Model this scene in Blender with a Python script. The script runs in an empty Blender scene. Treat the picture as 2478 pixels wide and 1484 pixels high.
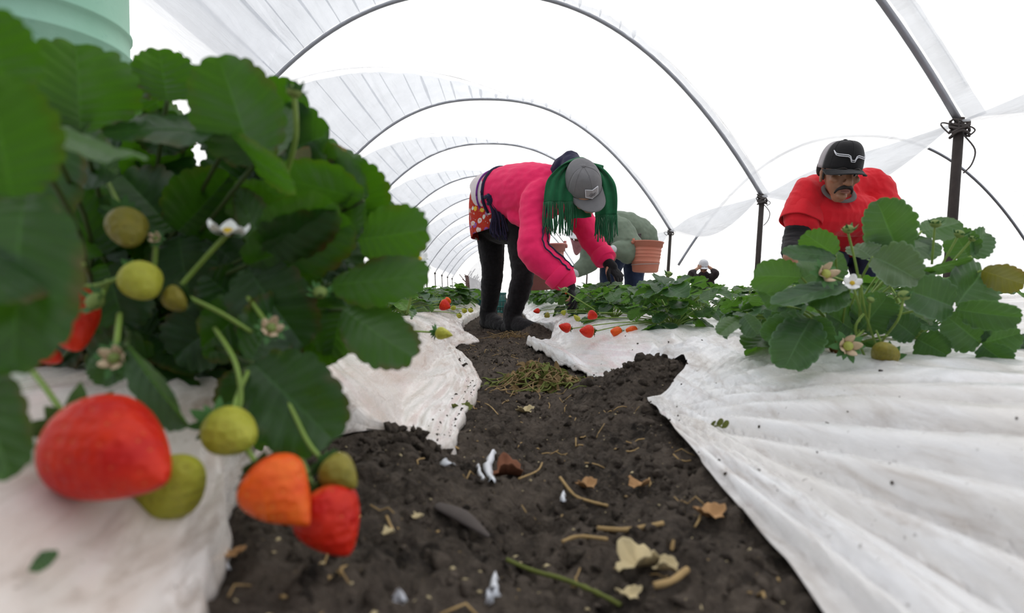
import bpy, bmesh, math, random
from mathutils import Vector as V, Matrix, Quaternion, noise
PI = math.pi
rnd = random.Random(7)
scn = bpy.context.scene
COL = scn.collection
# ------------------------------------------------------------------ camera
F = 1376.67                      # focal length in pixels of the 2478 px wide frame (20 mm on 36 mm)
CAM = V((0, 0, 0.24))
cd = bpy.data.cameras.new('camera'); cam = bpy.data.objects.new('camera', cd); COL.objects.link(cam)
cd.lens = 20; cd.sensor_width = 36; cd.clip_start = 0.02; cd.clip_end = 400
cam.location = CAM
cam.rotation_euler = (math.radians(90 - 1.25), 0, math.radians(-1.0))
scn.camera = cam
RC = cam.rotation_euler.to_matrix()
cd.dof.use_dof = True; cd.dof.focus_distance = 2.5; cd.dof.aperture_fstop = 5.0
scn.view_settings.view_transform = 'Standard'; scn.view_settings.look = 'None'
scn.view_settings.exposure = 0.12; scn.view_settings.gamma = 1.0

def P(px, py, d):
    "the place at distance d along the view that the photograph shows at (px, py)"
    return CAM + RC @ V(((px - 1239) / F * d, -(py - 742) / F * d, -d))
VIEW = RC @ V((0, 0, -1))

# ------------------------------------------------------------------ objects
def tag(o, label=None, cat=None, group=None, kind=None):
    if label: o['label'] = label
    if cat: o['category'] = cat
    if group: o['group'] = group
    if kind: o['kind'] = kind
    return o
def empty(name, loc=(0, 0, 0), rot=None):
    o = bpy.data.objects.new(name, None); COL.objects.link(o); o.location = loc
    o.empty_display_size = .05
    if rot: o.rotation_euler = rot
    return o
WM = {}
def link(name, me, parent=None, loc=None):
    o = bpy.data.objects.new(name, me); COL.objects.link(o)
    if loc is not None: o.location = loc
    if parent is not None:
        o.parent = parent
    return o
def wmat(o):
    m = o.matrix_basis.copy()
    while o.parent is not None:
        o = o.parent; m = o.matrix_basis @ m
    return m

class MB:
    "collects geometry in world coordinates; build() links it as one mesh object"
    def __init__(s): s.v = []; s.f = []; s.uv = []; s.mi = []
    def add(s, vs, fs, uvs=None, mi=0):
        b = len(s.v); s.v.extend([V(p) for p in vs])
        s.uv.extend(uvs if uvs else [(0, 0)] * len(vs))
        for f in fs: s.f.append(tuple(b + i for i in f)); s.mi.append(mi)
        return b
    def grid(s, rows, uvs=None, mi=0, close=False):
        n = len(rows[0]); vs = [p for r in rows for p in r]; fs = []
        for i in range(len(rows) - 1):
            for j in range(n if close else n - 1):
                k = (j + 1) % n
                fs.append((i * n + j, i * n + k, (i + 1) * n + k, (i + 1) * n + j))
        return s.add(vs, fs, [u for r in uvs for u in r] if uvs else None, mi)
    def loft(s, pts, rads, up=(0, 0, 1), seg=14, cap=True, res=0, mi=0, round_cap=True, power=1.0):
        "tube with an elliptic section: rads = r or (side, up)"
        rads = [(r, r) if not isinstance(r, (tuple, list)) else r for r in rads]
        pts = [V(p) for p in pts]
        if res: pts, rads = resample(pts, rads, res)
        n = len(pts); up = V(up); rows = []; fr = []
        for i in range(n):
            t = (pts[min(i + 1, n - 1)] - pts[max(i - 1, 0)])
            t = t.normalized() if t.length > 1e-9 else V((0, 0, 1))
            u = up - t * up.dot(t)
            if u.length < 1e-3: u = V((1, .01, 0)) - t * t.x
            u.normalize(); fr.append((t, u, t.cross(u).normalized()))
        def ring(c, f, a, b):
            return [c + f[2] * (a * math.cos(2 * PI * k / seg)) + f[1] * (b * math.sin(2 * PI * k / seg)) for k in range(seg)]
        if cap and round_cap:
            r = min(rads[0])
            for o, q in ((.92, .38), (.7, .7), (.38, .92)): rows.append(ring(pts[0] - fr[0][0] * r * o, fr[0], rads[0][0] * q, rads[0][1] * q))
        for i in range(n): rows.append(ring(pts[i], fr[i], rads[i][0], rads[i][1]))
        if cap and round_cap:
            r = min(rads[-1])
            for o, q in ((.38, .92), (.7, .7), (.92, .38)): rows.append(ring(pts[-1] + fr[-1][0] * r * o, fr[-1], rads[-1][0] * q, rads[-1][1] * q))
        m = len(rows)
        uvs = [[(k / seg, i / (m - 1)) for k in range(seg)] for i in range(m)]
        b = s.grid(rows, uvs, mi, close=True)
        if cap:
            s.f.append(tuple(b + k for k in reversed(range(seg)))); s.mi.append(mi)
            s.f.append(tuple(b + (m - 1) * seg + k for k in range(seg))); s.mi.append(mi)
        return s
    def tube(s, pts, r, seg=8, res=0, mi=0, cap=True):
        rs = r if isinstance(r, (list, tuple)) else [r] * len(pts)
        pts = [V(p) for p in pts]
        d = pts[-1] - pts[0]
        up = V((0, 0, 1)) if abs(d.normalized().z) < .9 else V((0, 1, 0))
        return s.loft(pts, list(rs), up=up, seg=seg, cap=cap, res=res, mi=mi, round_cap=False)
    def ball(s, c, r, rot=None, seg=16, rings=10, mi=0):
        r = V((r, r, r)) if isinstance(r, (int, float)) else V(r); c = V(c); vs = []; fs = []
        rows = []
        for i in range(rings + 1):
            th = PI * i / rings
            row = []
            for k in range(seg):
                p = V((math.sin(th) * math.cos(2 * PI * k / seg) * r.x, math.sin(th) * math.sin(2 * PI * k / seg) * r.y, -math.cos(th) * r.z))
                if rot is not None: p = rot @ p
                row.append(c + p)
            rows.append(row)
        s.grid(rows, None, mi, close=True); return s
    def lathe(s, prof, M=None, seg=32, mi=0):
        rows = []
        for (r, z) in prof:
            row = [V((r * math.cos(2 * PI * k / seg), r * math.sin(2 * PI * k / seg), z)) for k in range(seg)]
            if M is not None: row = [M @ p for p in row]
            rows.append(row)
        s.grid(rows, [[(k / seg, i / (len(prof) - 1)) for k in range(seg)] for i in range(len(prof))], mi, close=True); return s
    def box(s, c, h, rot=None, mi=0):
        c = V(c); vs = []
        for x in (-1, 1):
            for y in (-1, 1):
                for z in (-1, 1):
                    p = V((x * h[0], y * h[1], z * h[2]))
                    vs.append(c + (rot @ p if rot is not None else p))
        s.add(vs, [(0, 1, 3, 2), (4, 6, 7, 5), (0, 4, 5, 1), (2, 3, 7, 6), (0, 2, 6, 4), (1, 5, 7, 3)], None, mi); return s
    def mesh(s, name, mats, smooth=True, M=None):
        me = bpy.data.meshes.new(name)
        vs = [M @ p for p in s.v] if M is not None else s.v
        me.from_pydata([tuple(p) for p in vs], [], s.f); me.update()
        uvl = me.uv_layers.new(name='UVMap')
        li = [0] * len(me.loops); me.loops.foreach_get('vertex_index', li)
        flat = []
        for i in li: flat.extend(s.uv[i])
        uvl.data.foreach_set('uv', flat)
        for m in (mats if isinstance(mats, (list, tuple)) else [mats]): me.materials.append(m)
        me.polygons.foreach_set('material_index', s.mi)
        me.polygons.foreach_set('use_smooth', [smooth] * len(me.polygons))
        return me
    def build(s, name, mats, parent=None, smooth=True, thick=0):
        M = wmat(parent).inverted() if parent is not None else None
        loc = None
        if parent is None:
            lo = V([min(p[i] for p in s.v) for i in range(3)]); hi = V([max(p[i] for p in s.v) for i in range(3)])
            loc = (lo + hi) / 2; loc.z = lo.z; M = Matrix.Translation(-loc)
        o = link(name, s.mesh(name, mats, smooth, M), parent, loc)
        if thick:
            md = o.modifiers.new('thickness', 'SOLIDIFY'); md.thickness = thick; md.offset = 0
        return o

def resample(pts, rads, res):
    n = len(pts); P2 = []; R2 = []
    def cr(a, b, c, d, t): return .5 * ((2 * b) + (c - a) * t + (2 * a - 5 * b + 4 * c - d) * t * t + (3 * b - a - 3 * c + d) * t * t * t)
    for i in range(n - 1):
        a, b, c, d = pts[max(i - 1, 0)], pts[i], pts[i + 1], pts[min(i + 2, n - 1)]
        ra, rb, rc, rd = rads[max(i - 1, 0)], rads[i], rads[i + 1], rads[min(i + 2, n - 1)]
        for k in range(res):
            t = k / res
            P2.append(cr(a, b, c, d, t))
            R2.append(tuple(max(1e-4, cr(ra[j], rb[j], rc[j], rd[j], t)) for j in (0, 1)))
    P2.append(pts[-1]); R2.append(rads[-1]); return P2, R2
def smooth_path(pts, res=6): return resample([V(p) for p in pts], [(1, 1)] * len(pts), res)[0]
def sst(x): x = min(1, max(0, x)); return x * x * (3 - 2 * x)
def lin(tab, y):
    if y <= tab[0][0]: return tab[0][1]
    for (a, va), (b, vb) in zip(tab, tab[1:]):
        if y <= b: return va + (vb - va) * (y - a) / (b - a)
    return tab[-1][1]
def nz(x, y, z=0): return noise.noise(V((x, y, z)))
def fbm(x, y, z=0, o=4):
    s = 0; a = 1; f = 1
    for _ in range(o): s += a * noise.noise(V((x * f, y * f, z * f + 3.1 * _))); a *= .5; f *= 2.03
    return s
def frame(fwd, up):
    "rotation whose +Y is fwd, +Z near up"
    f = V(fwd).normalized(); u = V(up); u = (u - f * u.dot(f)).normalized(); r = f.cross(u)
    return Matrix((r, f, u)).transposed()
def M4(rot, loc, sc=1.0):
    m = rot.to_4x4() @ Matrix.Scale(sc, 4); m.translation = V(loc); return m

def skin(name, mb, mat, parent, voxel=.008, it=3, wrinkle=None, keep=None):
    "fuses overlapping lofts into one continuous surface"
    o = mb.build('tmp', mat, None)
    r = o.modifiers.new('r', 'REMESH'); r.mode = 'VOXEL'; r.voxel_size = voxel; r.use_smooth_shade = True
    if it:
        sm = o.modifiers.new('s', 'SMOOTH'); sm.iterations = it; sm.factor = .5
    dg = bpy.context.evaluated_depsgraph_get()
    me = bpy.data.meshes.new_from_object(o.evaluated_get(dg)); me.name = name
    me.transform(Matrix.Translation(o.location))
    bpy.data.objects.remove(o)
    if wrinkle:
        nor = [v.normal.copy() for v in me.vertices]
        for v, n in zip(me.vertices, nor): v.co += n * wrinkle(v.co)
    me.transform(wmat(parent).inverted() if parent is not None else Matrix())
    me.materials.clear()
    for m in (mat if isinstance(mat, (list, tuple)) else [mat]): me.materials.append(m)
    me.polygons.foreach_set('use_smooth', [True] * len(me.polygons))
    me.update()
    return link(name, me, parent)

# ------------------------------------------------------------------ materials
MATS = {}
class NT:
    def __init__(s, name):
        s.m = bpy.data.materials.new(name); s.m.use_nodes = True; s.t = s.m.node_tree; s.t.nodes.clear()
        s.out = s.t.nodes.new('ShaderNodeOutputMaterial')
    def n(s, typ, **kw):
        nd = s.t.nodes.new('ShaderNode' + typ)
        for k, v in kw.items():
            if k.startswith('_'): setattr(nd, k[1:], v)
            else:
                key = k.replace('__', ' ')
                sock = nd.inputs[int(key[1:])] if key[0] == 'i' and key[1:].isdigit() else nd.inputs[key]
                if hasattr(v, 'is_linked') and hasattr(v, 'links'): s.t.links.new(v, sock)
                else: sock.default_value = v
        return nd
    def l(s, a, b): s.t.links.new(a, b)
    def noise(s, vec, scale, detail=4, rough=.55, dist=0):
        return s.n('TexNoise', Vector=vec, Scale=scale, Detail=detail, Roughness=rough, Distortion=dist).outputs['Fac']
    def ramp(s, fac, stops):
        r = s.n('ValToRGB', Fac=fac); e = r.color_ramp.elements
        while len(e) < len(stops): e.new(.5)
        for i, (p, c) in enumerate(stops):
            e[i].position = p; e[i].color = (c, c, c, 1) if isinstance(c, (int, float)) else (*c, 1)
        return r.outputs['Color']
    def mix(s, fac, a, b, blend='MIX'):
        m = s.n('Mix', _data_type='RGBA', _blend_type=blend)
        for sock, v in ((m.inputs[0], fac), (m.inputs[6], a), (m.inputs[7], b)):
            if hasattr(v, 'links'): s.l(v, sock)
            else: sock.default_value = v if isinstance(v, (int, float)) else (*v, 1)
        return m.outputs[2]
    def math(s, op, a, b=0.0, c=0.0):
        m = s.n('Math', _operation=op)
        for i, v in enumerate((a, b, c)):
            if hasattr(v, 'links'): s.l(v, m.inputs[i])
            else: m.inputs[i].default_value = v
        return m.outputs[0]
    def bump(s, h, strength=.3, dist=.002, normal=None):
        b = s.n('Bump', Height=h, Strength=strength, Distance=dist)
        if normal is not None: s.l(normal, b.inputs['Normal'])
        return b.outputs['Normal']
    def bsdf(s, col, rough=.6, normal=None, spec=.5, **kw):
        b = s.n('BsdfPrincipled')
        for k, v in (('Base Color', col), ('Roughness', rough), ('Specular IOR Level', spec)):
            if hasattr(v, 'links'): s.l(v, b.inputs[k])
            else: b.inputs[k].default_value = v if isinstance(v, (int, float)) else (*v, 1)
        if normal is not None: s.l(normal, b.inputs['Normal'])
        for k, v in kw.items(): b.inputs[k.replace('__', ' ')].default_value = v
        return b.outputs[0]
    def done(s, sh): s.l(sh, s.out.inputs['Surface']); return s.m
def srgb(r, g, b):
    f = lambda c: (c / 255 / 12.92) if c <= 10 else ((c / 255 + .055) / 1.055) ** 2.4
    return (f(r), f(g), f(b))
def plain(name, col, rough=.6, spec=.4, var=.15, scale=30, bump=0, bscale=200, metal=0):
    if name in MATS: return MATS[name]
    t = NT(name); tc = t.n('TexCoord').outputs['Object']
    nzv = t.noise(tc, scale)
    c = t.mix(nzv, tuple(max(0, x * (1 - var)) for x in col), tuple(min(1, x * (1 + var)) for x in col))
    nm = t.bump(t.noise(tc, bscale, 3), bump, .002) if bump else None
    MATS[name] = t.done(t.bsdf(c, rough, nm, spec, Metallic=metal)); return MATS[name]
def fabric(name, col, weave=900, var=.2, rough=.9, soft=25, bump=.25):
    t = NT(name); tc = t.n('TexCoord').outputs['Object']
    a = t.noise(tc, soft, 4); b = t.noise(tc, weave, 2)
    c = t.mix(a, tuple(x * (1 - var) for x in col), tuple(min(1, x * (1 + var)) for x in col))
    nm = t.bump(a, .25, .01); nm = t.bump(b, bump, .001, nm)
    MATS[name] = t.done(t.bsdf(c, rough, nm, .2, Sheen__Weight=.15)); return MATS[name]

def leaf_mat(name, top, vein, under, trans, gloss=.42, tw=.38, edge=None):
    t = NT(name)
    uv = t.n('UVMap').outputs[0]; sx = t.n('SeparateXYZ', Vector=uv)
    u = t.math('ABSOLUTE', t.math('SUBTRACT', sx.outputs[0], .5)); v = sx.outputs[1]
    oi = t.n('ObjectInfo').outputs['Random']; tc = t.n('TexCoord').outputs['Object']
    vq = t.math('FRACT', t.math('MULTIPLY', v, 9.0))
    side = t.math('ABSOLUTE', t.math('SUBTRACT', vq, .5))           # 0 on a lateral vein
    vn = t.n('MapRange', Value=side, From__Min=.0, From__Max=.09, To__Min=1.0, To__Max=0.0).outputs[0]
    mid = t.n('MapRange', Value=u, From__Min=.008, From__Max=.03, To__Min=1.0, To__Max=0.0).outputs[0]
    vv = t.math('MAXIMUM', t.math('MULTIPLY', vn, .55), mid)
    nzv = t.noise(tc, 60, 4)
    c = t.mix(t.ramp(nzv, [(.3, 0.), (.7, 1.)]), tuple(x * .7 for x in top), tuple(x * 1.3 for x in top))
    c = t.mix(oi, c, t.mix(.5, c, (top[0] * 1.9, top[1] * 1.35, top[2] * .9)))
    c = t.mix(t.math('MULTIPLY', vv, .7), c, vein)
    cu = t.mix(t.math('MULTIPLY', vv, .6), under, tuple(min(1, x * 1.5) for x in under))
    if edge:
        em = t.n('MapRange', Value=u, From__Min=.36, From__Max=.5).outputs[0]
        ef = t.math('MULTIPLY', em, t.ramp(t.noise(tc, 25, 3), [(.45, 0.), (.62, 1.)]))
        c = t.mix(ef, c, edge); cu = t.mix(ef, cu, edge)
    if not edge: c = t.mix(t.n('MapRange', Value=u, From__Min=.455, From__Max=.495, To__Max=.55).outputs[0], c, tuple(min(1, x * 1.5 + .04) for x in vein))
    bf = t.n('NewGeometry').outputs['Backfacing']
    c = t.mix(bf, c, cu)
    h = t.math('ADD', t.math('MULTIPLY', side, 1.2), t.math('MULTIPLY', t.noise(tc, 220, 3), .3))
    nm = t.bump(h, .45, .002)
    sh = t.bsdf(c, gloss, nm, .45)
    tr = t.n('BsdfTranslucent'); t.l(t.mix(t.math('MULTIPLY', vv, .5), trans, tuple(min(1, x * 1.4) for x in trans)), tr.inputs[0]); t.l(nm, tr.inputs['Normal'])
    mx = t.n('MixShader', Fac=tw); t.l(sh, mx.inputs[1]); t.l(tr.outputs[0], mx.inputs[2])
    MATS[name] = t.done(mx.outputs[0]); return MATS[name]
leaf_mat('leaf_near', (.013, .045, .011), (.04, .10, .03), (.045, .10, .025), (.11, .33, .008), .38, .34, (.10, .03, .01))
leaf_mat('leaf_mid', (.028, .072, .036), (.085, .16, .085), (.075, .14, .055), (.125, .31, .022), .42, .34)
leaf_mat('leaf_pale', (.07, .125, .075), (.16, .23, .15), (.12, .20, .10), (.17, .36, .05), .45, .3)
leaf_mat('leaf_old', (.13, .13, .02), (.25, .22, .08), (.16, .16, .04), (.32, .30, .02), .5, .4, (.25, .07, .02))
plain('stem', (.19, .29, .05), .5, .4, .25, 60); plain('stem_shaded', (.05, .085, .02), .6, .3, .25, 60)  # darker stem copy: foliage shade painted into the left plant's leaf stalks
plain('sepal', (.065, .17, .045), .6, .3, .3, 80); plain('bud', (.20, .27, .07), .6, .3, .3, 120)
plain('petal', (.85, .85, .82), .6, .2, .06, 60)
plain('petal_dry', (.62, .48, .33), .8, .1, .25, 90)
plain('stamen', (.62, .42, .04), .7, .2, .3, 200)

def berry_mat(name, c0, c1, tip, seed, rough=.32):
    t = NT(name); tc = t.n('TexCoord').outputs['Object']
    uv = t.n('UVMap').outputs[0]; v = t.n('SeparateXYZ', Vector=uv).outputs[1]
    vo = t.n('TexVoronoi', Vector=tc, Scale=150.0, Randomness=.55)
    base = t.mix(t.ramp(t.noise(tc, 45, 3), [(.35, 0.), (.65, 1.)]), c0, c1)
    base = t.mix(t.ramp(v, [(.03, 1.), (.22, 0.)]), base, tip)
    d = t.ramp(vo.outputs['Distance'], [(.06, 1.), (.15, 0.)])
    c = t.mix(d, base, seed)
    h = t.ramp(vo.outputs['Distance'], [(.08, .35), (.2, .0), (.6, 1.)])
    nm = t.bump(h, .5, .0015)
    b = t.n('BsdfPrincipled', Roughness=rough); t.l(c, b.inputs['Base Color']); t.l(nm, b.inputs['Normal']); b.inputs['Specular IOR Level'].default_value = .22
    b.inputs['Subsurface Weight'].default_value = .12; b.inputs['Subsurface Radius'].default_value = (.006, .002, .001); b.inputs['Subsurface Scale'].default_value = .5
    MATS[name] = t.done(b.outputs[0])
berry_mat('berry_red', (.50, .010, .006), (.66, .032, .008), (.68, .13, .02), (.62, .12, .03), .42)
berry_mat('berry_orange', (.72, .075, .008), (.80, .14, .012), (.62, .05, .01), (.80, .26, .04), .42)
berry_mat('berry_green', (.33, .33, .03), (.44, .43, .06), (.40, .44, .10), (.24, .22, .03), .5)
berry_mat('berry_olive', (.17, .15, .02), (.25, .21, .03), (.2, .2, .04), (.10, .08, .02), .45)

def mulch_mat(name, ca, cb, dk):
    t = NT(name); tc = t.n('TexCoord').outputs['Object']
    mp = t.n('Mapping', Vector=tc); mp.inputs['Scale'].default_value = (9, 1.6, 9)
    st = t.noise(mp.outputs[0], 1.6, 6, .6, .4)
    c = t.mix(t.ramp(st, [(.38, 0.), (.62, 1.)]), ca, cb)
    # dirt: where soil has been splashed, as streaks and specks
    uv = t.n('UVMap').outputs[0]; sx = t.n('SeparateXYZ', Vector=uv); e = sx.outputs[0]
    mp2 = t.n('Mapping', Vector=tc); mp2.inputs['Scale'].default_value = (16, 3.2, 16)
    g = t.noise(mp2.outputs[0], 2.2, 8, .7, .6)
    near = t.n('MapRange', Value=e, From__Min=.0, From__Max=.30, To__Min=1.0, To__Max=.12).outputs[0]
    dirt = t.math('MULTIPLY', t.ramp(g, [(.50, 0.), (.72, 1.)]), near)
    c = t.mix(t.math('MULTIPLY', dirt, dk), c, (.32, .24, .18))
    gr = t.math('MULTIPLY', sx.outputs[1], t.ramp(t.noise(tc, 14, 5, .6), [(.3, .15), (.65, .75)]))    # painted crease shade in the pleat valleys, along with brownish silt
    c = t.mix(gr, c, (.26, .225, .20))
    sp = t.noise(tc, 130, 2, .5)
    spk = t.math('MULTIPLY', t.ramp(sp, [(.70, 0.), (.76, 1.)]), near)
    c = t.mix(t.math('MULTIPLY', spk, .6), c, (.10, .07, .05))
    h = t.math('ADD', t.noise(mp2.outputs[0], 1.6, 5, .55, .3), t.math('MULTIPLY', t.noise(tc, 45, 3), .12))
    nm = t.bump(h, .35, .012)
    rg = t.n('MapRange', Value=dirt, To__Min=.26, To__Max=.8).outputs[0]
    MATS[name] = t.done(t.bsdf(c, rg, nm, .5))
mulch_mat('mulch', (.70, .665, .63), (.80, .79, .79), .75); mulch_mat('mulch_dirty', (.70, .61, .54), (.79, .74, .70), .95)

def soil_mat():
    t = NT('soil'); tc = t.n('TexCoord').outputs['Object']
    a = t.noise(tc, 9, 8, .65); b = t.noise(tc, 70, 6, .7); v = t.n('TexVoronoi', Vector=tc, Scale=95.0)
    c = t.mix(t.ramp(a, [(.35, 0.), (.65, 1.)]), (.026, .021, .017), (.145, .115, .092))
    c = t.mix(t.ramp(b, [(.42, 0.), (.72, .75)]), c, (.17, .135, .105))
    sp = t.noise(tc, 240, 2, .5)
    c = t.mix(t.ramp(sp, [(.70, 0.), (.75, .8)]), c, (.30, .22, .12))
    h = t.math('ADD', t.math('MULTIPLY', b, 1.0), t.math('MULTIPLY', v.outputs['Distance'], .6))
    h = t.math('ADD', h, t.math('MULTIPLY', t.noise(tc, 300, 4, .7), .3))
    nm = t.bump(h, 1.0, .014)
    MATS['soil'] = t.done(t.bsdf(c, .95, nm, .15))
soil_mat()

def film_mat(name, T, trans, col, wr=1.0):
    t = NT(name); tc = t.n('TexCoord').outputs['Object']
    mp = t.n('Mapping', Vector=tc); mp.inputs['Scale'].default_value = (2.5, .35, 2.5)
    n1 = t.noise(mp.outputs[0], 2.2, 4, .5, .6)
    nm = t.bump(n1, .6 * wr, .06)
    tp = t.n('BsdfTransparent'); tp.inputs[0].default_value = (T, T, T * 1.01, 1)
    dirt = t.ramp(t.noise(tc, 3, 6, .6), [(.3, .92), (.7, 1.)])
    tl = t.n('BsdfTranslucent'); t.l(t.mix(1.0, dirt, (trans * col[0], trans * col[1], trans * col[2]), 'MULTIPLY'), tl.inputs[0]); t.l(nm, tl.inputs['Normal'])
    ad = t.n('AddShader'); t.l(tp.outputs[0], ad.inputs[0]); t.l(tl.outputs[0], ad.inputs[1])
    gl = t.n('BsdfGlossy', Roughness=.25); gl.inputs[0].default_value = (.8, .8, .8, 1); t.l(nm, gl.inputs['Normal'])
    mx = t.n('MixShader', Fac=.04); t.l(ad.outputs[0], mx.inputs[1]); t.l(gl.outputs[0], mx.inputs[2])
    MATS[name] = t.done(mx.outputs[0])
film_mat('film', .22, .80, (1, 1, 1))
film_mat('film_fold', .33, .50, (.94, .965, 1.0), 1.6)
plain('steel', (.30, .31, .34), .45, .5, .2, 8, .1, 60, metal=.55)
plain('post', (.045, .036, .032), .75, .3, .35, 25, .5, 90)
plain('rope', (.10, .09, .085), .9, .2, .3, 200)
plain('cord', (.42, .40, .38), .9, .2, .2, 200)

# ------------------------------------------------------------------ light: bright overcast sky
w = bpy.data.worlds.new('sky'); scn.world = w; w.use_nodes = True
wt = w.node_tree; wt.nodes.clear()
wo = wt.nodes.new('ShaderNodeOutputWorld'); bg = wt.nodes.new('ShaderNodeBackground')
tc = wt.nodes.new('ShaderNodeTexCoord'); 
dot = wt.nodes.new('ShaderNodeVectorMath'); dot.operation = 'DOT_PRODUCT'
sd = V((.30, .80, .50)).normalized(); dot.inputs[1].default_value = sd
wt.links.new(tc.outputs['Generated'], dot.inputs[0])
mr = wt.nodes.new('ShaderNodeMapRange'); mr.interpolation_type = 'LINEAR'
for k, v in (('From Min', -1), ('From Max', 1.0), ('To Min', 0), ('To Max', 1)): mr.inputs[k].default_value = v
wt.links.new(dot.outputs['Value'], mr.inputs['Value'])
cr = wt.nodes.new('ShaderNodeValToRGB'); e = cr.color_ramp.elements
e.new(.5); e.new(.72)
for k, (p_, c_) in enumerate(((.08, (.27, .28, .30)), (.44, (.85, .89, .98)), (.66, (1.22, 1.26, 1.32)), (1.0, (1.75, 1.70, 1.62)))): e[k].position = p_; e[k].color = (*c_, 1)
wt.links.new(mr.outputs[0], cr.inputs[0]); wt.links.new(cr.outputs[0], bg.inputs[0]); bg.inputs[1].default_value = 1.0
wt.links.new(bg.outputs[0], wo.inputs[0])
# ------------------------------------------------------------------ furrow soil and mulched beds
ER = [(.1, .175), (.3, .198), (.43, .219), (.7, .241), (1.03, .268), (1.07, .275), (1.11, .33), (1.17, .385), (1.22, .39), (1.27, .33), (1.33, .245), (1.6, .215), (2.0, .165), (2.5, .105), (2.62, .12), (2.75, .23), (3.2, .30), (3.6, .27), (4.5, .22), (7, .24), (60, .26)]
EL = [(.1, -.12), (.25, -.14), (.32, -.166), (.42, -.20), (.5, -.24), (.6, -.27), (.68, -.255), (.74, -.19), (.775, -.085), (.82, -.07), (1.0, -.072), (1.3, -.055), (1.45, -.052), (1.7, -.085), (2.1, -.14), (2.46, -.21), (2.6, -.15), (2.75, -.11), (3.0, -.14), (3.4, -.24), (4.2, -.27), (6, -.24), (60, -.22)]
XR, XL = .85, -.82
def bed_r(x, y):
    u = abs(x - XR); k = sst((y - .95) / .5) if x < XR else 1
    t = (.63 - .02 * (1 - k) - u) / (.38 - .14 * k)
    return .135 * math.sin(PI / 2 * min(1, max(0, t))) ** (1.0 - .2 * k)
def bed_l(x, y):
    k = sst((y - .7) / .6)
    e0 = -.13 + (-.20 + .13) * k; w = .19 + .04 * k; top = .17 - .03 * k
    u = abs(x - XL); ref = XL + u
    t = (e0 - ref) / w
    return top * math.sin(PI / 2 * min(1, max(0, t))) ** .8
def soil_base(x, y):
    z = .02 * (x / .25) ** 2 * .3
    z += .055 * math.exp(-((x + .16) / .13) ** 2) * (1 - sst((y - .55) / .35))
    z += .03 * math.exp(-((x + .2) / .09) ** 2 - ((y - .76) / .10) ** 2)
    z += .02 * math.exp(-((x - .24) / .1) ** 2) * (1 - sst((y - 1.0) / .4))
    return z
def soil_heap(x, y):
    h = .085 * math.exp(-((x - .36) / .085) ** 2 - ((y - 1.21) / .085) ** 2)
    h += .04 * math.exp(-((x - .24) / .1) ** 2 - ((y - 1.24) / .12) ** 2)
    h += .075 * math.exp(-((x - .19) / .07) ** 2 - ((y - 3.27) / .09) ** 2)
    h += .03 * math.exp(-((x + .02) / .1) ** 2 - ((y - 1.75) / .25) ** 2)
    h += .02 * math.exp(-((x + .14) / .06) ** 2 - ((y - .75) / .03) ** 2)
    return h
def soil_z(x, y, fine=True):
    z = soil_base(x, y) + soil_heap(x, y)
    z += .015 * fbm(x * 10, y * 10, 1.3, 3)
    if fine:
        a = noise.noise(V((x * 38, y * 38, 4))); b = noise.noise(V((x * 85, y * 85, 9)))
        z += .010 * (abs(a) * 1.6 - .35) + .0075 * (.6 - 2 * abs(b))
        z += .005 * noise.noise(V((x * 170, y * 170, 2)))
    return z
VAL = [0.0]
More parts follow.
